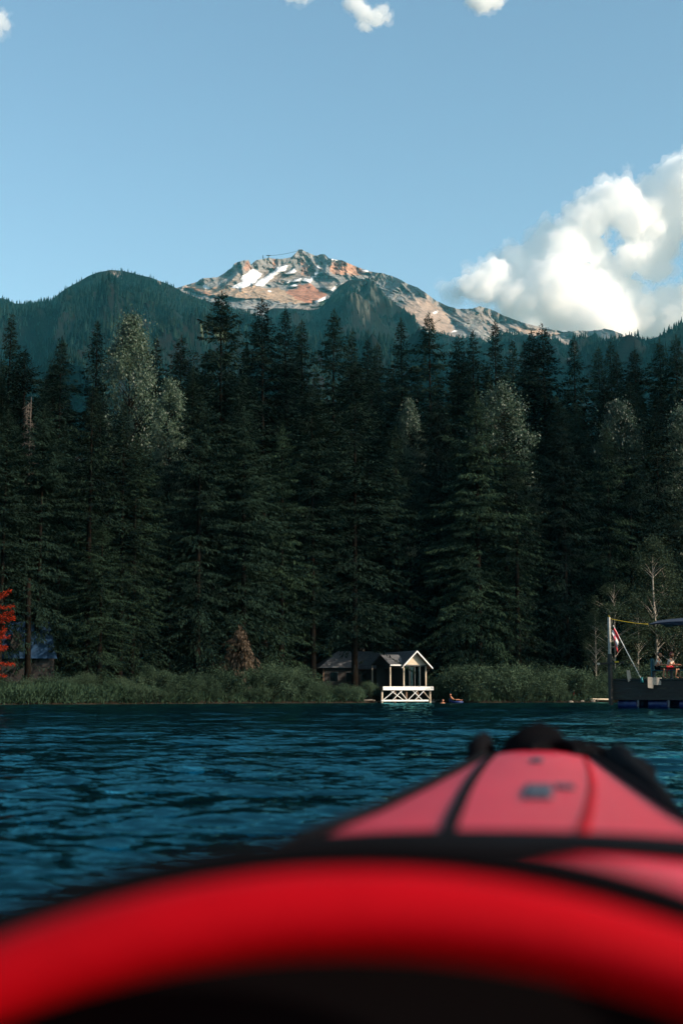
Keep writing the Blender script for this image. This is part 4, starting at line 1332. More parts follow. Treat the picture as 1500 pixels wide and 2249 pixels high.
# blue building at the left edge behind a trunk
def blue_shed():
    Y = 135.0
    for _ in range(10): Y = float(shore_y((55 - 750) / FPX * Y)) + 8.6
    p = at(55, 1500, Y)
    t = empty('blue_hut', (p.x, Y, 0.9), rad(8))
    tag(t, 'dark blue hut with steep roof side glimpsed behind a trunk at left', 'hut')
    zt, zb_ = at(55, 1366, Y).z - 0.9, at(55, 1446, Y).z - 0.9
    k = Y / FPX
    MB().prism([(-70 * k, 0, zb_), (68 * k, 0, zb_), (48 * k, 1.1, zt), (-70 * k, 1.1, zt)], (0, 0.06, 0.02)).build('roof', M['blue_metal'], t)
    MB().box(-68 * k, 60 * k, 0.5, 3.0, -0.5, zb_ + 0.05).build('wall', M['dark_timber'], t)
    MB().prism([(-34 * k, -0.02, zb_ + 0.6), (-6 * k, -0.02, zb_ + 0.6), (-10 * k, 0.55, zt - 1.0), (-28 * k, 0.55, zt - 0.8)], (0, -0.10, 0.04)).build('dormer', M['dark_timber'], t)
    MB().box(-70 * k, 50 * k, 1.08, 1.2, zt, zt + 0.07).build('ridge_cap', M['blue_metal'], t)
    b_ = MB().tube([at(60, 1548, Y - 1.2) * 1.0, at(62, 1450, Y - 1.2), at(63, 1360, Y - 1.2), at(64, 1270, Y - 1.2)], [0.30, 0.24, 0.22, 0.16], 9)
    o = b_.build('tree_trunk', M['bark'], None, True)
    tag(o, 'thick dark trunk in front of the blue hut', 'tree trunk')
blue_shed()

# planks, log and stake at the water's edge
def bits():
    def gy(px, off):
        Y = 135.0
        for _ in range(10): Y = float(shore_y((px - 750) / FPX * Y)) + off
        return Y
    Y = gy(800, 0.4)
    a, b_ = at(787, 1540, Y), at(818, 1538, Y)
    tag(MB().tube([(a.x, Y, 0.22), (b_.x, Y + 0.3, 0.30)], [0.09, 0.07], 7).build('driftwood', M['dead_wood'], None, True), 'pale driftwood lying at the water left of the cabin', 'driftwood')
    Y = gy(885, -0.6)
    a, b_ = at(828, 1541, Y), at(925, 1541, Y)
    tag(MB().bar((a.x, Y, 0.12), (b_.x, Y + 0.4, 0.14), 0.55, 0.12).build('landing_plank', M['brown_timber']), 'long flat plank at water level under the cabin deck', 'plank')
    Y = gy(1300, 0.25)
    a, b_ = at(1262, 1540, Y), at(1345, 1540, Y)
    tag(MB().tube([(a.x, Y, 0.30), ((a.x + b_.x) / 2, Y + 0.1, 0.34), (b_.x, Y + 0.3, 0.32)], [0.10, 0.09, 0.07], 7).build('log', M['light_timber'], None, True), 'long pale log lying along the right bank left of the raft', 'log')
    Y = gy(1259, 0.9)
    a = at(1258, 1537, Y); b_ = at(1260, 1515, Y)
    tag(MB().tube([(a.x, Y, 0.1), (b_.x, Y, b_.z)], [0.06, 0.05], 6).build('stake', pmat('red_brown_stake', (0.30, 0.07, 0.04), 0.8)), 'short reddish stake standing in the bushes on the right bank', 'stake')
    Y = gy(1010, -0.2)
    rg = random.Random(3)
    for i in range(16):
        px = rg.choice([rg.uniform(800, 960), rg.uniform(930, 975), rg.uniform(1240, 1340)])
        Y = gy(px, rg.uniform(0.0, 0.7))
        p = at(px, 1540, Y)
        bm = bmesh.new()
        bmesh.ops.create_icosphere(bm, subdivisions=1, radius=1)
        s = rg.uniform(0.12, 0.26)
        for v in bm.verts:
            v.co = Vector((v.co.x * s * 1.4, v.co.y * s, v.co.z * s * 0.7)) * rg.uniform(0.8, 1.15)
        me = bpy.data.meshes.new('stone'); bm.to_mesh(me); bm.free(); me.materials.append(M['stone'])
        o = link('stone', me, None, (p.x, Y, float(ground_z(p.x, Y)) + s * 0.25))
        tag(o, 'small pale stone at the edge of the water', 'stone', 'stones at the water edge')
bits()

# ------------------------------------------------------------------ people
def skin_body(name, pts, edges, radii, mat, parent, root=0):
    bm = bmesh.new()
    lay = bm.verts.layers.skin.verify()
    vs = [bm.verts.new(p) for p in pts]
    for a, b_ in edges: bm.edges.new((vs[a], vs[b_]))
    for i, v in enumerate(vs):
        v[lay].radius = (radii[i], radii[i])
        v[lay].use_root = (i == root)
    me = bpy.data.meshes.new(name); bm.to_mesh(me); bm.free()
    me.materials.append(mat)
    o = link(name, me, parent)
    o.modifiers.new('skin', 'SKIN').use_smooth_shade = True
    s = o.modifiers.new('sub', 'SUBSURF'); s.levels = 1; s.render_levels = 2
    return o

def ellipsoid(name, c, r, mat, parent, cut=None):
    bm = bmesh.new()
    bmesh.ops.create_uvsphere(bm, u_segments=14, v_segments=10, radius=1)
    if cut is not None:
        bmesh.ops.delete(bm, geom=[v for v in bm.verts if cut(v.co)], context='VERTS')
    for v in bm.verts: v.co = Vector((v.co.x * r[0] + c[0], v.co.y * r[1] + c[1], v.co.z * r[2] + c[2]))
    for f in bm.faces: f.smooth = True
    me = bpy.data.meshes.new(name); bm.to_mesh(me); bm.free(); me.materials.append(mat)
    return link(name, me, parent)

def add_head(t, c, face, hair_mat, r=0.105, hair=True):
    """face: direction the head looks (unit, horizontal)"""
    f = Vector(face).normalized()
    s = Vector((-f.y, f.x, 0))
    c = Vector(c)
    bm = bmesh.new()
    bmesh.ops.create_uvsphere(bm, u_segments=16, v_segments=12, radius=1)
    for v in bm.verts:
        x, y, z = v.co
        p = f * (x * r * 0.95) + s * (y * r * 0.76) + Vector((0, 0, z * r * 1.12))
        if x > 0.3 and abs(y) < 0.25 and abs(z + 0.05) < 0.25: p += f * 0.020     # nose
        if z < -0.5: p += f * (0.012 if x > 0 else -0.004)                          # chin
        if abs(y) > 0.9 and abs(z) < 0.3: p += s * (0.012 if y > 0 else -0.012)   # ears
        v.co = c + p
    for q in bm.faces: q.smooth = True
    me = bpy.data.meshes.new('head'); bm.to_mesh(me); bm.free(); me.materials.append(M['skin'])
    h = link('head', me, t)
    for sg in (-1, 1):
        ellipsoid('eye', c + f * (r * 0.88) + s * (sg * 0.034) + Vector((0, 0, 0.012)), (0.011, 0.011, 0.008), M['hair'], h)
    ellipsoid('mouth', c + f * (r * 0.84) - Vector((0, 0, 0.055)), (0.010, 0.020, 0.006), M['hair_red'], h)
    if hair:
        bm = bmesh.new()
        bmesh.ops.create_uvsphere(bm, u_segments=16, v_segments=12, radius=1)
        dele = [v for v in bm.verts if (v.co.x > 0.35 and v.co.z < 0.35) or v.co.z < -0.75]
        bmesh.ops.delete(bm, geom=dele, context='VERTS')
        for v in bm.verts:
            x, y, z = v.co
            v.co = c + f * (x * r * 1.06 - 0.010) + s * (y * r * 0.90) + Vector((0, 0, z * r * 1.18 + 0.012))
        me = bpy.data.meshes.new('hair'); bm.to_mesh(me); bm.free(); me.materials.append(hair_mat)
        link('hair', me, h)

def hand(pts, edges, radii, wrist_i, wpos, fwd, side, down):
    """palm and five separate, unequal, curled fingers grown from the wrist vertex"""
    fwd, side, down = Vector(fwd).normalized(), Vector(side).normalized(), Vector(down).normalized()
    palm = len(pts); pts.append(wpos + fwd * 0.07); radii.append(0.030); edges.append((wrist_i, palm))
    for off, ln in ((-0.030, 0.062), (-0.010, 0.075), (0.010, 0.080), (0.030, 0.070)):
        a = len(pts)
        pts.append(wpos + fwd * 0.095 + side * off); radii.append(0.010); edges.append((palm, a))
        pts.append(wpos + fwd * (0.095 + ln * 0.55) + side * off + down * 0.012); radii.append(0.009); edges.append((a, a + 1))
        pts.append(wpos + fwd * (0.095 + ln * 0.8) + side * off + down * 0.040); radii.append(0.007); edges.append((a + 1, a + 2))
    a = len(pts)
    pts.append(wpos + fwd * 0.045 + side * 0.050); radii.append(0.011); edges.append((palm, a))
    pts.append(wpos + fwd * 0.085 + side * 0.065 + down * 0.015); radii.append(0.008); edges.append((a, a + 1))

def seated_person(loc, rz, label, group, shirt, shorts, hair_mat, reach=0.0, leg_drop=0.0):
    """sitting on a bench, facing local +x; origin under the hips at floor level"""
    t = empty('person', loc, rz)
    tag(t, label, 'person', group)
    sh = 0.45
    pts = [Vector((0, 0, sh + 0.08)), Vector((0.03, 0, sh + 0.28)), Vector((0.08, 0, sh + 0.48)), Vector((0.12, 0, sh + 0.60))]
    rad_ = [0.125, 0.120, 0.130, 0.055]
    ed = [(0, 1), (1, 2), (2, 3)]
    for sg in (-1, 1):
        a = len(pts)
        kd = leg_drop if sg < 0 else 0.0
        pts += [Vector((0.06, sg * 0.09, sh + 0.06)), Vector((0.44, sg * 0.11, sh + 0.05 - kd * 0.1)), Vector((0.40 + (0.10 if sg > 0 else -0.02), sg * 0.11, 0.08 - kd)), Vector((0.56 + (0.10 if sg > 0 else -0.02), sg * 0.12, 0.035 - kd))]
        rad_ += [0.085, 0.060, 0.040, 0.032]
        ed += [(0, a), (a, a + 1), (a + 1, a + 2), (a + 2, a + 3)]
    for sg in (-1, 1):
        a = len(pts)
        pts += [Vector((0.08, sg * 0.18, sh + 0.47)), Vector((0.20, sg * 0.22, sh + 0.24)), Vector((0.44 + reach * 0.1, sg * 0.15, sh + 0.25))]
        rad_ += [0.055, 0.040, 0.028]
        ed += [(2, a), (a, a + 1), (a + 1, a + 2)]
        hand(pts, ed, rad_, a + 2, pts[a + 2], (1, -sg * 0.15, 0.0), (0, -sg, 0), (0, 0, -1))
    skin_body('body', pts, ed, rad_, M['skin'], t)
    add_head(t, (0.17, 0, sh + 0.75), (1, 0, -0.05), hair_mat)
    sp = [Vector((0, 0, sh + 0.10)), Vector((0.03, 0, sh + 0.28)), Vector((0.08, 0, sh + 0.47)), Vector((0.09, -0.19, sh + 0.47)), Vector((0.15, -0.215, sh + 0.34)), Vector((0.09, 0.19, sh + 0.47)), Vector((0.15, 0.215, sh + 0.34))]
    skin_body('shirt', sp, [(0, 1), (1, 2), (2, 3), (3, 4), (2, 5), (5, 6)], [0.135, 0.130, 0.138, 0.066, 0.056, 0.066, 0.056], shirt, t)
    pp = [Vector((0.0, 0, sh + 0.07)), Vector((0.06, -0.09, sh + 0.06)), Vector((0.30, -0.105, sh + 0.055)), Vector((0.06, 0.09, sh + 0.06)), Vector((0.30, 0.105, sh + 0.055))]
    skin_body('shorts', pp, [(0, 1), (1, 2), (0, 3), (3, 4)], [0.138, 0.098, 0.083, 0.098, 0.083], shorts, t)
    return t

# ------------------------------------------------------------------ swimming raft with post, awning, flag, bench and two people
def raft():
    Yd = 72.0
    k = Yd / FPX
    def Z(py): return at(1400, py, Yd).z
    def Xp(px, Y=Yd): return at(px, 1500, Y).x
    ang = rad(-28)
    o0 = Vector((Xp(1342), Yd, 0))
    t = empty('swimming_raft', o0, ang)
    tag(t, 'dark wooden swimming raft floating on blue barrels at the right edge', 'raft')
    top, bot = Z(1491), Z(1537)
    W, D = 7.6, 3.2
    # skirt boards, deck boards (local x along the front, y away)
    n = 5
    for i in range(n):
        z0 = bot + (top - 0.08 - bot) * i / n
        z1 = bot + (top - 0.08 - bot) * (i + 1) / n - 0.012
        MB().box(0, W, 0, 0.05, z0, z1).build('skirt_board', M['dark_timber'], t)
        MB().box(0.001, 0.05, 0.055, D, z0, z1).build('skirt_board', M['dark_timber'], t)
    for i in range(20):
        y0 = -0.06 + i * (D + 0.1) / 20
        MB().box(-0.05, W, y0, y0 + (D + 0.1) / 20 - 0.012, top - 0.07, top).build('deck_board', M['dark_timber'], t)
    for i in range(5):
        x = 0.35 + i * 1.55
        b_ = MB()
        prof = [(0.0, 0.0), (0.27, 0.0), (0.29, 0.04), (0.28, 0.28), (0.295, 0.30), (0.28, 0.33), (0.28, 0.56), (0.295, 0.58), (0.28, 0.61), (0.29, 0.86), (0.27, 0.90), (0.0, 0.90)]
        ln = 0.95
        b_.tube([(x + ln * (z / 0.9) - 0.1, 0.42, 0.22) for r, z in prof], [max(0.001, r) for r, z in prof], 18)
        b_.build('barrel', M['barrel'], t, True)
        b2 = MB(); b2.tube([(x + ln * (z / 0.9) - 0.1, D - 0.45, 0.22) for r, z in prof], [max(0.001, r) for r, z in prof], 14)
        b2.build('barrel', M['barrel'], t, True)
    # tall corner post: bare upper length, lower shade built as a dark sleeve
    def loc(px, py, dy=0.0):
        """raft-local point seen at px,py on the plane dy behind the front"""
        Y = Yd
        for _ in range(8):
            x = (px - 750) / FPX * Y
            # distance along the front so that the point lies on it
            s = (x - o0.x) * math.cos(ang) + (Y - o0.y) * math.sin(ang)
            Y = o0.y + s * math.sin(ang) + dy * math.cos(ang)
        p = at(px, py, Y)
        d = p - o0
        return Vector((d.x * math.cos(ang) + d.y * math.sin(ang), -d.x * math.sin(ang) + d.y * math.cos(ang), p.z))
    pt = loc(1338, 1356, -0.02); pm = loc(1339, 1436, -0.02)
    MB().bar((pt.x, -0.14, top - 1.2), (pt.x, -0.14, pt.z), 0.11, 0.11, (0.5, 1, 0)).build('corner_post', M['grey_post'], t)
    MB().bar((pt.x, -0.14, top - 1.3), (pt.x, -0.14, pm.z), 0.17, 0.17, (0.5, 1, 0)).build('post_shade_sleeve', M['dark_timber'], t)
    a, b_ = loc(1318, 1458), loc(1372, 1455)
    MB().bar((a.x, -0.26, a.z), (b_.x, -0.26, b_.z), 0.06, 0.08).build('cross_beam', M['dark_timber'], t)
    MB().bar((a.x - 0.10, -0.26, a.z), (a.x + 0.04, -0.26, a.z), 0.075, 0.095).build('beam_end', M['light_timber'], t)
    c = loc(1356, 1455)
    MB().bar((c.x - 0.07, -0.30, c.z + 0.02), (c.x + 0.12, -0.30, c.z + 0.03), 0.05, 0.07).build('yellow_float', M['yellow_rope'], t)
    # tan boards shaped as the sunlit patches on the raft front
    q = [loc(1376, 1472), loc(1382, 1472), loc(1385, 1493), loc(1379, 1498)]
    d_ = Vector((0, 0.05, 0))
    br = MB().prism([(p.x, -0.02 - 0.55 * (p.x - q[0].x) * -1 - 0.12, p.z) for p in q], d_).build('sun_patch_slat', M['sun_patch_tan'], t)
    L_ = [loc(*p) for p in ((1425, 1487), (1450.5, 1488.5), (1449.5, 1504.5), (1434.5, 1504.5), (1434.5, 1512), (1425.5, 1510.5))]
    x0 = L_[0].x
    MB().prism([(p.x, -0.34 + (p.x - x0) * 0.55, p.z) for p in L_], (0.02, 0.04, 0)).build('sun_patch_board', M['sun_patch_tan'], t)
    # awning: navy canvas on posts, reaching out of the picture
    a0 = loc(1424, 1371)
    az0, az1 = loc(1424, 1378).z, loc(1500, 1362).z
    aw = MB()
    nx_ = 10
    vs, fs = [], []
    for i in range(nx_ + 1):
        s = i / nx_
        x = a0.x + (W - a0.x + 0.4) * s
        zt = a0.z + (az1 - a0.z + 0.1) * s + 0.05 * math.sin(s * 9)
        hh = 0.03 + 0.32 * min(1, s * 2.4)
        vs += [(x, -0.1, zt - hh * 0.8), (x, -0.12, zt), (x, D * 0.5, zt + 0.25), (x, D, zt)]
    for i in range(nx_):
        for j in range(3):
            fs.append((i * 4 + j, i * 4 + 4 + j, i * 4 + 5 + j, i * 4 + 1 + j))
    aw.add(vs, fs)
    ao = aw.build('awning', M['navy'], t)
    ao.modifiers.new('solid', 'SOLIDIFY').thickness = 0.02
    for (x, y) in ((W - 0.1, 0.1), (W - 0.1, D - 0.2), (3.9, D - 0.2)):
        MB().box(x - 0.05, x + 0.05, y - 0.05, y + 0.05, top, a0.z + 0.15).build('awning_post', M['dark_timber'], t)
    # rail in front of the bench
    r0, r1 = loc(1433, 1467), loc(1476, 1467)
    MB().bar((r0.x, 0.30, r0.z), (r1.x + 2.2, 0.30, r1.z), 0.05, 0.07).build('rail', M['black'], t)
    for x in (r1.x + 0.5, r1.x + 2.1):
        MB().bar((x, 0.30, top), (x, 0.30, r0.z), 0.05, 0.05).build('rail_post', M['black'], t)
    Mw = Matrix.Translation(o0) @ Matrix.Rotation(ang, 4, 'Z')
    # yellow rope
    pw, aw_ = Mw @ Vector((pt.x, -0.14, pt.z - 0.05)), Mw @ Vector((a0.x, -0.1, a0.z))
    pts = []
    for i in range(13):
        s = i / 12
        q_ = pw.lerp(aw_, s); q_.z -= 0.10 * 4 * s * (1 - s) * 0.5
        pts.append(q_)
    ro = MB().tube([pw + Vector((-0.06, -0.05, 0.12)), pw + Vector((0.02, -0.09, 0.10))] + pts, 0.013, 5).build('rope', M['yellow_rope'], None, True)
    tag(ro, 'yellow rope running from the tall post to the navy awning', 'rope')
    # flagpole and flag
    f0, f1 = Mw @ Vector((*loc(1406, 1490)[:2], top)), None
    p0, p1 = loc(1407, 1492, -0.1), loc(1349.5, 1375, -0.1)
    w0, w1 = Mw @ Vector((p0.x, -0.10, p0.z)), Mw @ Vector((p1.x, -0.35, p1.z))
    fp = empty('flagpole', w0)
    tag(fp, 'thin white flagpole leaning out over the raft edge', 'flagpole')
    MB().tube([Vector((0, 0, 0)), w1 - w0], [0.026, 0.016], 8).build('pole', M['white_paint'], fp, True)
    ellipsoid('finial', w1 - w0, (0.035, 0.035, 0.035), M['white_paint'], fp)
    MB().tube([(0.03, 0, -0.16), (0.01, 0, 0.10)], [0.075, 0.055], 10).build('holder', pmat('teal_plastic', (0.01, 0.15, 0.17), 0.5), fp, True)
    fl = flag(w0, w1)
    # bench and people
    sx = loc(1430, 1490).x
    bl = Mw @ Vector((sx, 0.75, top))
    be = empty('bench', bl, ang)
    tag(be, 'dark bench on the raft under the two seated people', 'bench')
    MB().box(-0.15, 1.75, -0.22, 0.22, 0.40, 0.44).build('seat', M['cloth_teal'], be)
    for x in (-0.1, 0.8, 1.68):
        MB().box(x - 0.03, x + 0.03, -0.2, 0.2, 0.0, 0.40).build('leg', M['dark_timber'], be)
    MB().box(-0.19, -0.13, -0.25, 0.25, 0.0, 1.0).build('backrest', M['cloth_teal'], be)
    g = 'people seated on the raft'
    for (px, lab, sm, pm_, hm, ld) in ((1433, 'dark-haired person in a white top seated left on the raft', M['cloth_cream'], M['cloth_dark'], M['hair'], 0.0),
                                       (1460, 'person with reddish hair and pale top seated right on the raft', M['cloth_cream'], M['flag_red'], M['hair_red'], 0.0)):
        lx = loc(px, 1490).x
        seated_person(Mw @ Vector((lx, 0.70, top)), ang + rad(-8), lab, g, sm, pm_, hm, 0, ld)

def flag(w0, w1):
    """small red and white flag with a leaf emblem, drooping from the top of the pole"""
    d = (w0 - w1).normalized()
    hoist, fly = 0.58, 0.62
    n, mrows = 16, 12
    o = empty('flag', w1)
    tag(o, 'small drooping red and white flag with red leaf on the leaning pole', 'flag')
    def P(u, v):
        base = d * (0.10 + hoist * v)
        # cloth hangs down under its weight, gathered in folds
        return base + Vector((-0.06 * math.sin(u * 3.0) - 0.10 * u, -0.03 * math.sin(u * 11 + v * 3), -fly * u * (0.55 + 0.55 * v) - 0.06 * u))
    bands = (('red_band', 0, 4, 'flag_red'), ('white_band', 4, 12, 'cloth_white'), ('red_band', 12, 16, 'flag_red'))
    for nm, i0, i1, mt in bands:
        vs, fs = [], []
        w = i1 - i0 + 1
        for i in range(i0, i1 + 1):
            for j in range(mrows + 1): vs.append(P(i / n, j / mrows))
        for i in range(i1 - i0):
            for j in range(mrows):
                fs.append((i * (mrows + 1) + j, (i + 1) * (mrows + 1) + j, (i + 1) * (mrows + 1) + j + 1, i * (mrows + 1) + j + 1))
        b_ = MB(); b_.add(vs, fs)
        ob = b_.build(nm, M[mt], o, True)
        ob.modifiers.new('solid', 'SOLIDIFY').thickness = 0.004
    # emblem: eleven-pointed leaf laid just proud of the white cloth on both faces
    leaf = [(0, 1), (0.16, 0.66), (0.38, 0.78), (0.30, 0.34), (0.52, 0.52), (0.60, 0.40), (0.90, 0.44), (0.78, 0.20), (0.90, 0.10), (0.44, -0.30), (0.50, -0.45), (0.06, -0.38), (0.05, -0.8)]
    leaf = leaf + [(-x, y) for x, y in leaf[::-1]]
    for sd in (-1, 1):
        vs = [P(0.5 + 0.17 * x, 0.5 - 0.27 * y) + Vector((0, sd * 0.006, 0)) for x, y in leaf]
        c = P(0.5, 0.5) + Vector((0, sd * 0.006, 0))
        b_ = MB(); b_.add([c] + vs, [(0, i + 1, (i + 1) % len(vs) + 1) for i in range(len(vs))])
        b_.build('leaf_emblem', M['flag_red'], o)
    return o
raft()

# swimmer and person on an inflatable by the cabin
def lounger():
    Yp = 128.0
    c = at(1000, 1541, Yp)
    wz = 0.02
    t = empty('inflatable_lounger', (c.x, Yp, wz))
    tag(t, 'small blue inflatable lounger floating right of the cabin', 'inflatable')
    t.scale = (0.8, 0.8, 0.8)
    MB().tube([(-0.72, 0, 0.16), (-0.60, 0.1, 0.34), (-0.45, 0.1, 0.20), (0.1, 0.1, 0.13), (0.75, 0.1, 0.13), (0.85, 0, 0.13)], [0.06, 0.20, 0.17, 0.13, 0.12, 0.05], 12).build('float', M['barrel'], t, True)
    MB().tube([(-0.5, -0.28, 0.12), (0.8, -0.28, 0.12)], [0.11, 0.09], 10).build('side_tube', M['barrel'], t, True)
    p = empty('person', (c.x, Yp, wz))
    p.scale = (0.85, 0.85, 0.85)
    tag(p, 'person reclining on the small blue inflatable', 'person')
    pts = [Vector((-0.22, -0.08, 0.32)), Vector((-0.38, -0.08, 0.48)), Vector((-0.50, -0.08, 0.66)), Vector((-0.54, -0.08, 0.76))]
    rr = [0.12, 0.115, 0.125, 0.05]
    ed = [(0, 1), (1, 2), (2, 3)]
    for sg in (-1, 1):
        a = len(pts)
        pts += [Vector((-0.16, sg * 0.09 - 0.08, 0.32)), Vector((0.26, sg * 0.10 - 0.08, 0.38)), Vector((0.66, sg * 0.10 - 0.08, 0.29)), Vector((0.72, sg * 0.11 - 0.08, 0.40))]
        rr += [0.08, 0.058, 0.04, 0.03]
        ed += [(0, a), (a, a + 1), (a + 1, a + 2), (a + 2, a + 3)]
        a = len(pts)
        pts += [Vector((-0.48, sg * 0.18 - 0.08, 0.64)), Vector((-0.34, sg * 0.24 - 0.08, 0.46)), Vector((-0.12, sg * 0.22 - 0.08, 0.40))]
        rr += [0.052, 0.04, 0.028]
        ed += [(2, a), (a, a + 1), (a + 1, a + 2)]
        hand(pts, ed, rr, a + 2, pts[a + 2], (1, 0, -0.1), (0, -sg, 0), (0, 0, -1))
    skin_body('body', pts, ed, rr, M['skin'], p)
    add_head(p, (-0.55, -0.08, 0.90), (1, -0.2, 0), M['hair'])
    sp = [Vector((-0.22, -0.08, 0.33)), Vector((-0.16, -0.17, 0.33)), Vector((0.10, -0.18, 0.36)), Vector((-0.16, 0.01, 0.33)), Vector((0.10, 0.02, 0.36))]
    skin_body('shorts', sp, [(0, 1), (1, 2), (0, 3), (3, 4)], [0.13, 0.09, 0.075, 0.09, 0.075], M['cloth_dark'], p)
    # swimmer
    c2 = at(972, 1541, 127.0)
    s = empty('person', (c2.x, 127.0, 0.0))
    tag(s, 'swimmer with only head and shoulders above the water by the cabin', 'person')
    pts = [Vector((0, 0, -0.75)), Vector((0, 0, -0.35)), Vector((0, 0, 0.02)), Vector((0, 0, 0.13)), Vector((-0.2, 0, 0.0)), Vector((-0.32, 0.1, -0.25)), Vector((-0.25, -0.15, -0.35)), Vector((0.2, 0, 0.0)), Vector((0.32, 0.1, -0.25)), Vector((0.25, -0.15, -0.35))]
    rr = [0.13, 0.125, 0.13, 0.055, 0.055, 0.04, 0.03, 0.055, 0.04, 0.03]
    ed = [(0, 1), (1, 2), (2, 3), (2, 4), (4, 5), (5, 6), (2, 7), (7, 8), (8, 9)]
    for w in (6, 9): hand(pts, ed, rr, w, pts[w], (0, -1, 0), (1 if w == 6 else -1, 0, 0), (0, 0, -1))
    skin_body('body', pts, ed, rr, M['skin'], s)
    add_head(s, (0, 0, 0.27), (0.9, -0.4, 0), M['hair'], 0.11)
lounger()

# ------------------------------------------------------------------ the red kayak we sit in
def kayak():
    m, nt, b, out = new_mat('red_kayak_fabric')
    N, L = nt.nodes, nt.links
    tc = N.new('ShaderNodeTexCoord')
    nz = N.new('ShaderNodeTexNoise'); nz.inputs['Scale'].default_value = 3.5; nz.inputs['Detail'].default_value = 5
    L.new(tc.outputs['Object'], nz.inputs['Vector'])
    r = N.new('ShaderNodeValToRGB')
    r.color_ramp.elements[0].color = (0.50, 0.002, 0.014, 1); r.color_ramp.elements[1].color = (0.72, 0.005, 0.028, 1)
    L.new(nz.outputs['Fac'], r.inputs['Fac']); L.new(r.outputs['Color'], b.inputs['Base Color'])
    b.inputs['Roughness'].default_value = 0.38
    b.inputs['Specular IOR Level'].default_value = 0.5
    b.inputs['Coat Weight'].default_value = 0.15; b.inputs['Coat Roughness'].default_value = 0.3
    nb = N.new('ShaderNodeTexNoise'); nb.inputs['Scale'].default_value = 60; nb.inputs['Detail'].default_value = 3
    L.new(tc.outputs['Object'], nb.inputs['Vector'])
    bp = N.new('ShaderNodeBump'); bp.inputs['Distance'].default_value = 0.002; L.new(nb.outputs['Fac'], bp.inputs['Height']); L.new(bp.outputs[0], b.inputs['Normal'])
    red = m
    patch = pmat('dark_grey_print', (0.035, 0.04, 0.055), 0.6)
    K_ANG = -math.atan(0.15)
    t = empty('kayak', (0.077 - 0.8 * 0.15, 0, 0), K_ANG)
    tag(t, 'red kayak bow with black trim and straps, seen from its seat', 'kayak')
    # local: y towards the bow, x to the right, z up; camera near y=0
    # half width of the deck, height of its middle and of its edges along y
    ys = np.array([0.86, 1.1, 1.4, 1.8, 2.2, 2.6, 2.95, 3.12])
    hw = np.array([0.30, 0.245, 0.205, 0.178, 0.155, 0.130, 0.105, 0.07])
    zc = np.array([0.490, 0.455, 0.468, 0.469, 0.474, 0.482, 0.492, 0.490])
    ze = np.array([0.43, 0.43, 0.459, 0.458, 0.462, 0.469, 0.478, 0.474])
    def deckpt(y, u, lift=0.0):
        """u in -1..1 across"""
        w, c, e = np.interp(y, ys, hw), np.interp(y, ys, zc), np.interp(y, ys, ze)
        z = e + (c - e) * (1 - abs(u) ** 2.2)
        return Vector((w * u, y, z + lift))
    def strip(name, y0, y1, u0, u1, mat, lift, ny=30, nu=12, th=0.004):
        vs, fs = [], []
        for i in range(ny + 1):
            for j in range(nu + 1):
                s, q = i / ny, j / nu
                uu0 = u0(s) if callable(u0) else u0
                uu1 = u1(s) if callable(u1) else u1
                vs.append(deckpt(y0 + (y1 - y0) * s, uu0 + (uu1 - uu0) * q, lift))
        for i in range(ny):
            for j in range(nu):
                a = i * (nu + 1) + j
                fs.append((a, a + 1, a + nu + 2, a + nu + 1))
        o = MB().add(vs, fs).build(name, mat, t, True)
        sm = o.modifiers.new('solid', 'SOLIDIFY'); sm.thickness = th; sm.offset = -1
        return o
    strip('deck', 0.90, 3.12, -1, 1, red, 0.0, 48, 40)
    # side tubes
    for sg in (-1, 1):
        pts, rr = [], []
        for y in np.linspace(-0.6, 3.16, 34):
            w = np.interp(y, [-0.6, 0.4, 0.9] + list(ys[1:]) + [3.2], [0.38, 0.36, 0.33] + list(hw[1:]) + [0.03])
            e = np.interp(y, [-0.6, 0.4, 0.86] + list(ys[1:]), [0.20, 0.22, 0.34] + list(ze[1:] - 0.012))
            rt = np.interp(y, [-0.6, 0.9, 1.4, 2.6, 3.0, 3.16], [0.12, 0.10, 0.065, 0.052, 0.042, 0.02])
            pts.append((sg * (w - rt * (0.05 if y < 1.0 else 0.55)), y, e - rt * (1.12 if y < 1.0 else 1.5))); rr.append(rt)
        MB().tube(pts, rr, 16).build('side_tube', red, t, True)
        # black seam trim where deck meets tube
        MB().tube([deckpt(y, sg * 1.0) + Vector((sg * 0.004, 0, 0.004)) for y in np.linspace(0.92, 3.1, 30)], [0.007] * 30, 8).build('edge_trim', M['black'], t, True)
    # hull bottom / floor
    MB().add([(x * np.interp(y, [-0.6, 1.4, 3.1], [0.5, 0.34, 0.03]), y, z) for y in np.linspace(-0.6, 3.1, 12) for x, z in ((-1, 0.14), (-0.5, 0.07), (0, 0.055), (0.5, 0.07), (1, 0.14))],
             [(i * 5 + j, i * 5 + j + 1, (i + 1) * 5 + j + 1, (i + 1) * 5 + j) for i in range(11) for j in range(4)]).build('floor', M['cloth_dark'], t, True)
    # cockpit rim: inflated red arch with black piping on its forward side
    def rim(v, dz=0.0, dy=0.0):
        q = v + 0.06
        return Vector((v, 0.80 + dy - 0.06 * (v / 0.4) ** 2, 0.509 - 0.95 * q * q + dz))
    vs_ = np.linspace(-0.52, 0.52, 40)
    ring, fs = [], []
    n_s = 14
    for i, v in enumerate(vs_):
        c = rim(v, -0.023, -0.022)
        for k_ in range(n_s):
            a = 2 * math.pi * k_ / n_s
            ring.append(c + Vector((0, math.cos(a) * 0.025, math.sin(a) * 0.0225)))
    for i in range(len(vs_) - 1):
        for k_ in range(n_s):
            a, b_ = i * n_s + k_, i * n_s + (k_ + 1) % n_s
            fs.append((a, b_, b_ + n_s, a + n_s))
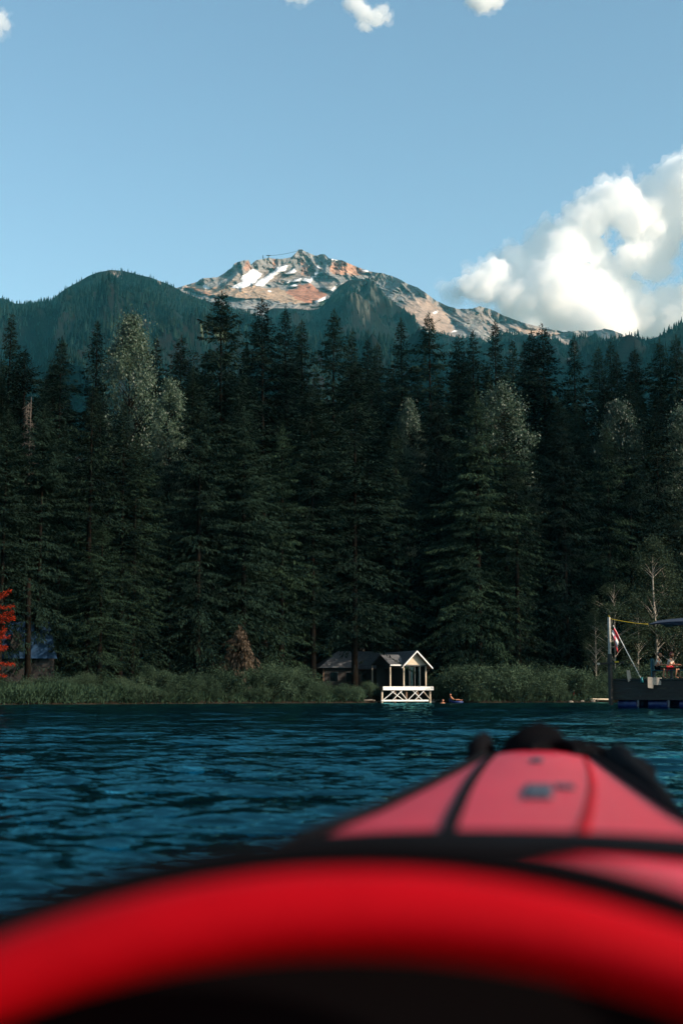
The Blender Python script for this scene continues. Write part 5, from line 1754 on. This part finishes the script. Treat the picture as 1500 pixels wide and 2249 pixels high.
    mr_ = pmat('red_rim_fabric', (0.38, 0.0006, 0.005), 0.7, 0.25, 4.0, spec=0.07, bump=0.001, bscale=80)
    MB().add(ring, fs).build('cockpit_rim', mr_, t, True)
    MB().tube([rim(v, 0.004, 0.03) for v in vs_], [0.009] * len(vs_), 10).build('rim_piping', M['black'], t, True)
    # black panel added as the shade in the space under the foredeck
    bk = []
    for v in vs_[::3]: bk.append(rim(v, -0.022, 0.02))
    MB().prism([(-0.52, 0.84, 0.06)] + [tuple(Vector((p.x, 0.84, p.z))) for p in bk] + [(0.52, 0.84, 0.06)], (0, 0.03, 0)).build('cockpit_shade_panel', M['cloth_dark'], t)
    # short red skirt and second black strap between rim and deck
    vs2, f2 = [], []
    for i, v in enumerate(vs_):
        q = v / 0.52
        vs2 += [rim(v, -0.004, 0.03), deckpt(0.93, np.clip(q * 1.12, -1, 1), -0.004)]
    for i in range(len(vs_) - 1): f2.append((2 * i, 2 * i + 1, 2 * i + 3, 2 * i + 2))
    sk = MB().add(vs2, f2).build('rim_skirt', red, t, True)
    sk.modifiers.new('solid', 'SOLIDIFY').thickness = 0.004
    strip('cross_strap', 1.30, 1.40, -1.0, 1.0, M['black'], 0.006, 4, 40)
    strip('rear_trim', 0.905, 0.985, -1.0, 1.0, M['black'], 0.005, 4, 40)
    strip('long_strap', 1.36, 2.95, lambda s: -0.34 - 0.55 * s, lambda s: -0.26 - 0.50 * s, M['black'], 0.003, 30, 3)
    strip('deck_seam', 1.40, 2.9, lambda s: 0.27 + 0.55 * s, lambda s: 0.33 + 0.56 * s, mr_, 0.002, 30, 4)
    # print on the deck: dark block with a small bar beside it, and a small mark near the bow
    strip('logo_print', 1.86, 2.10, -0.02, 0.20, patch, 0.004, 6, 6, 0.002)
    strip('logo_print', 2.04, 2.12, 0.23, 0.40, patch, 0.004, 3, 4, 0.002)
    strip('logo_print', 2.60, 2.70, -0.05, 0.12, patch, 0.004, 3, 4, 0.002)
    # bow: rubber cap, grab handle, bungee loops and a coil of line
    MB().tube([(0, 2.98, 0.455), (0, 3.08, 0.458), (0, 3.20, 0.450), (0, 3.27, 0.435)], [0.085, 0.075, 0.05, 0.02], 14).build('bow_cap', M['black'], t, True)
    MB().tube([(-0.125, 2.96, 0.425), (-0.122, 2.98, 0.500), (-0.112, 3.0, 0.512), (-0.095, 3.02, 0.480)], [0.022, 0.021, 0.018, 0.015], 9).build('cleat', M['black'], t, True)
    MB().tube([(-0.05, 3.03, 0.48), (-0.03, 3.06, 0.522), (0.005, 3.07, 0.534), (0.035, 3.06, 0.524), (0.055, 3.03, 0.48)], 0.014, 9).build('grab_handle', M['black'], t, True)
    rg = random.Random(8)
    for i in range(12):
        cx = 0.04 + 0.0125 * i
        pts = []
        for k_ in range(14):
            a = 2 * math.pi * k_ / 13
            pts.append((cx + 0.045 * math.cos(a) + rg.uniform(-0.008, 0.008), 2.94 + 0.03 * math.sin(a) + 0.006 * i, 0.487 + 0.024 * math.sin(a) - 0.0035 * i + rg.uniform(-0.005, 0.005)))
        MB().tube(pts, 0.012, 6).build('bow_line', M['black'], t, True)
    MB().tube([(0.16, 2.95, 0.478), (0.185, 2.75, 0.452), (0.21, 2.5, 0.432), (0.235, 2.25, 0.40)], [0.030, 0.026, 0.018, 0.010], 9).build('bow_line', M['black'], t, True)
kayak()

# ------------------------------------------------------------------ haze
hz = MB().box(-4000, 4000, -1500, 6900, -6.0, 1640).build('haze')
m, nt, b, out = new_mat('haze_air')
nt.nodes.remove(b)
v = nt.nodes.new('ShaderNodeVolumePrincipled')
v.inputs['Color'].default_value = (0.16, 0.80, 1.0, 1)
v.inputs['Absorption Color'].default_value = (1, 1, 1, 1)      # thin air scatters, it does not soak up
v.inputs['Density'].default_value = HAZE_DENSITY
v.inputs['Anisotropy'].default_value = 0.0
nt.links.new(v.outputs[0], out.inputs['Volume'])
hz.data.materials.append(m)
tag(hz, 'thin blue haze in the valley air', 'haze', kind='stuff')
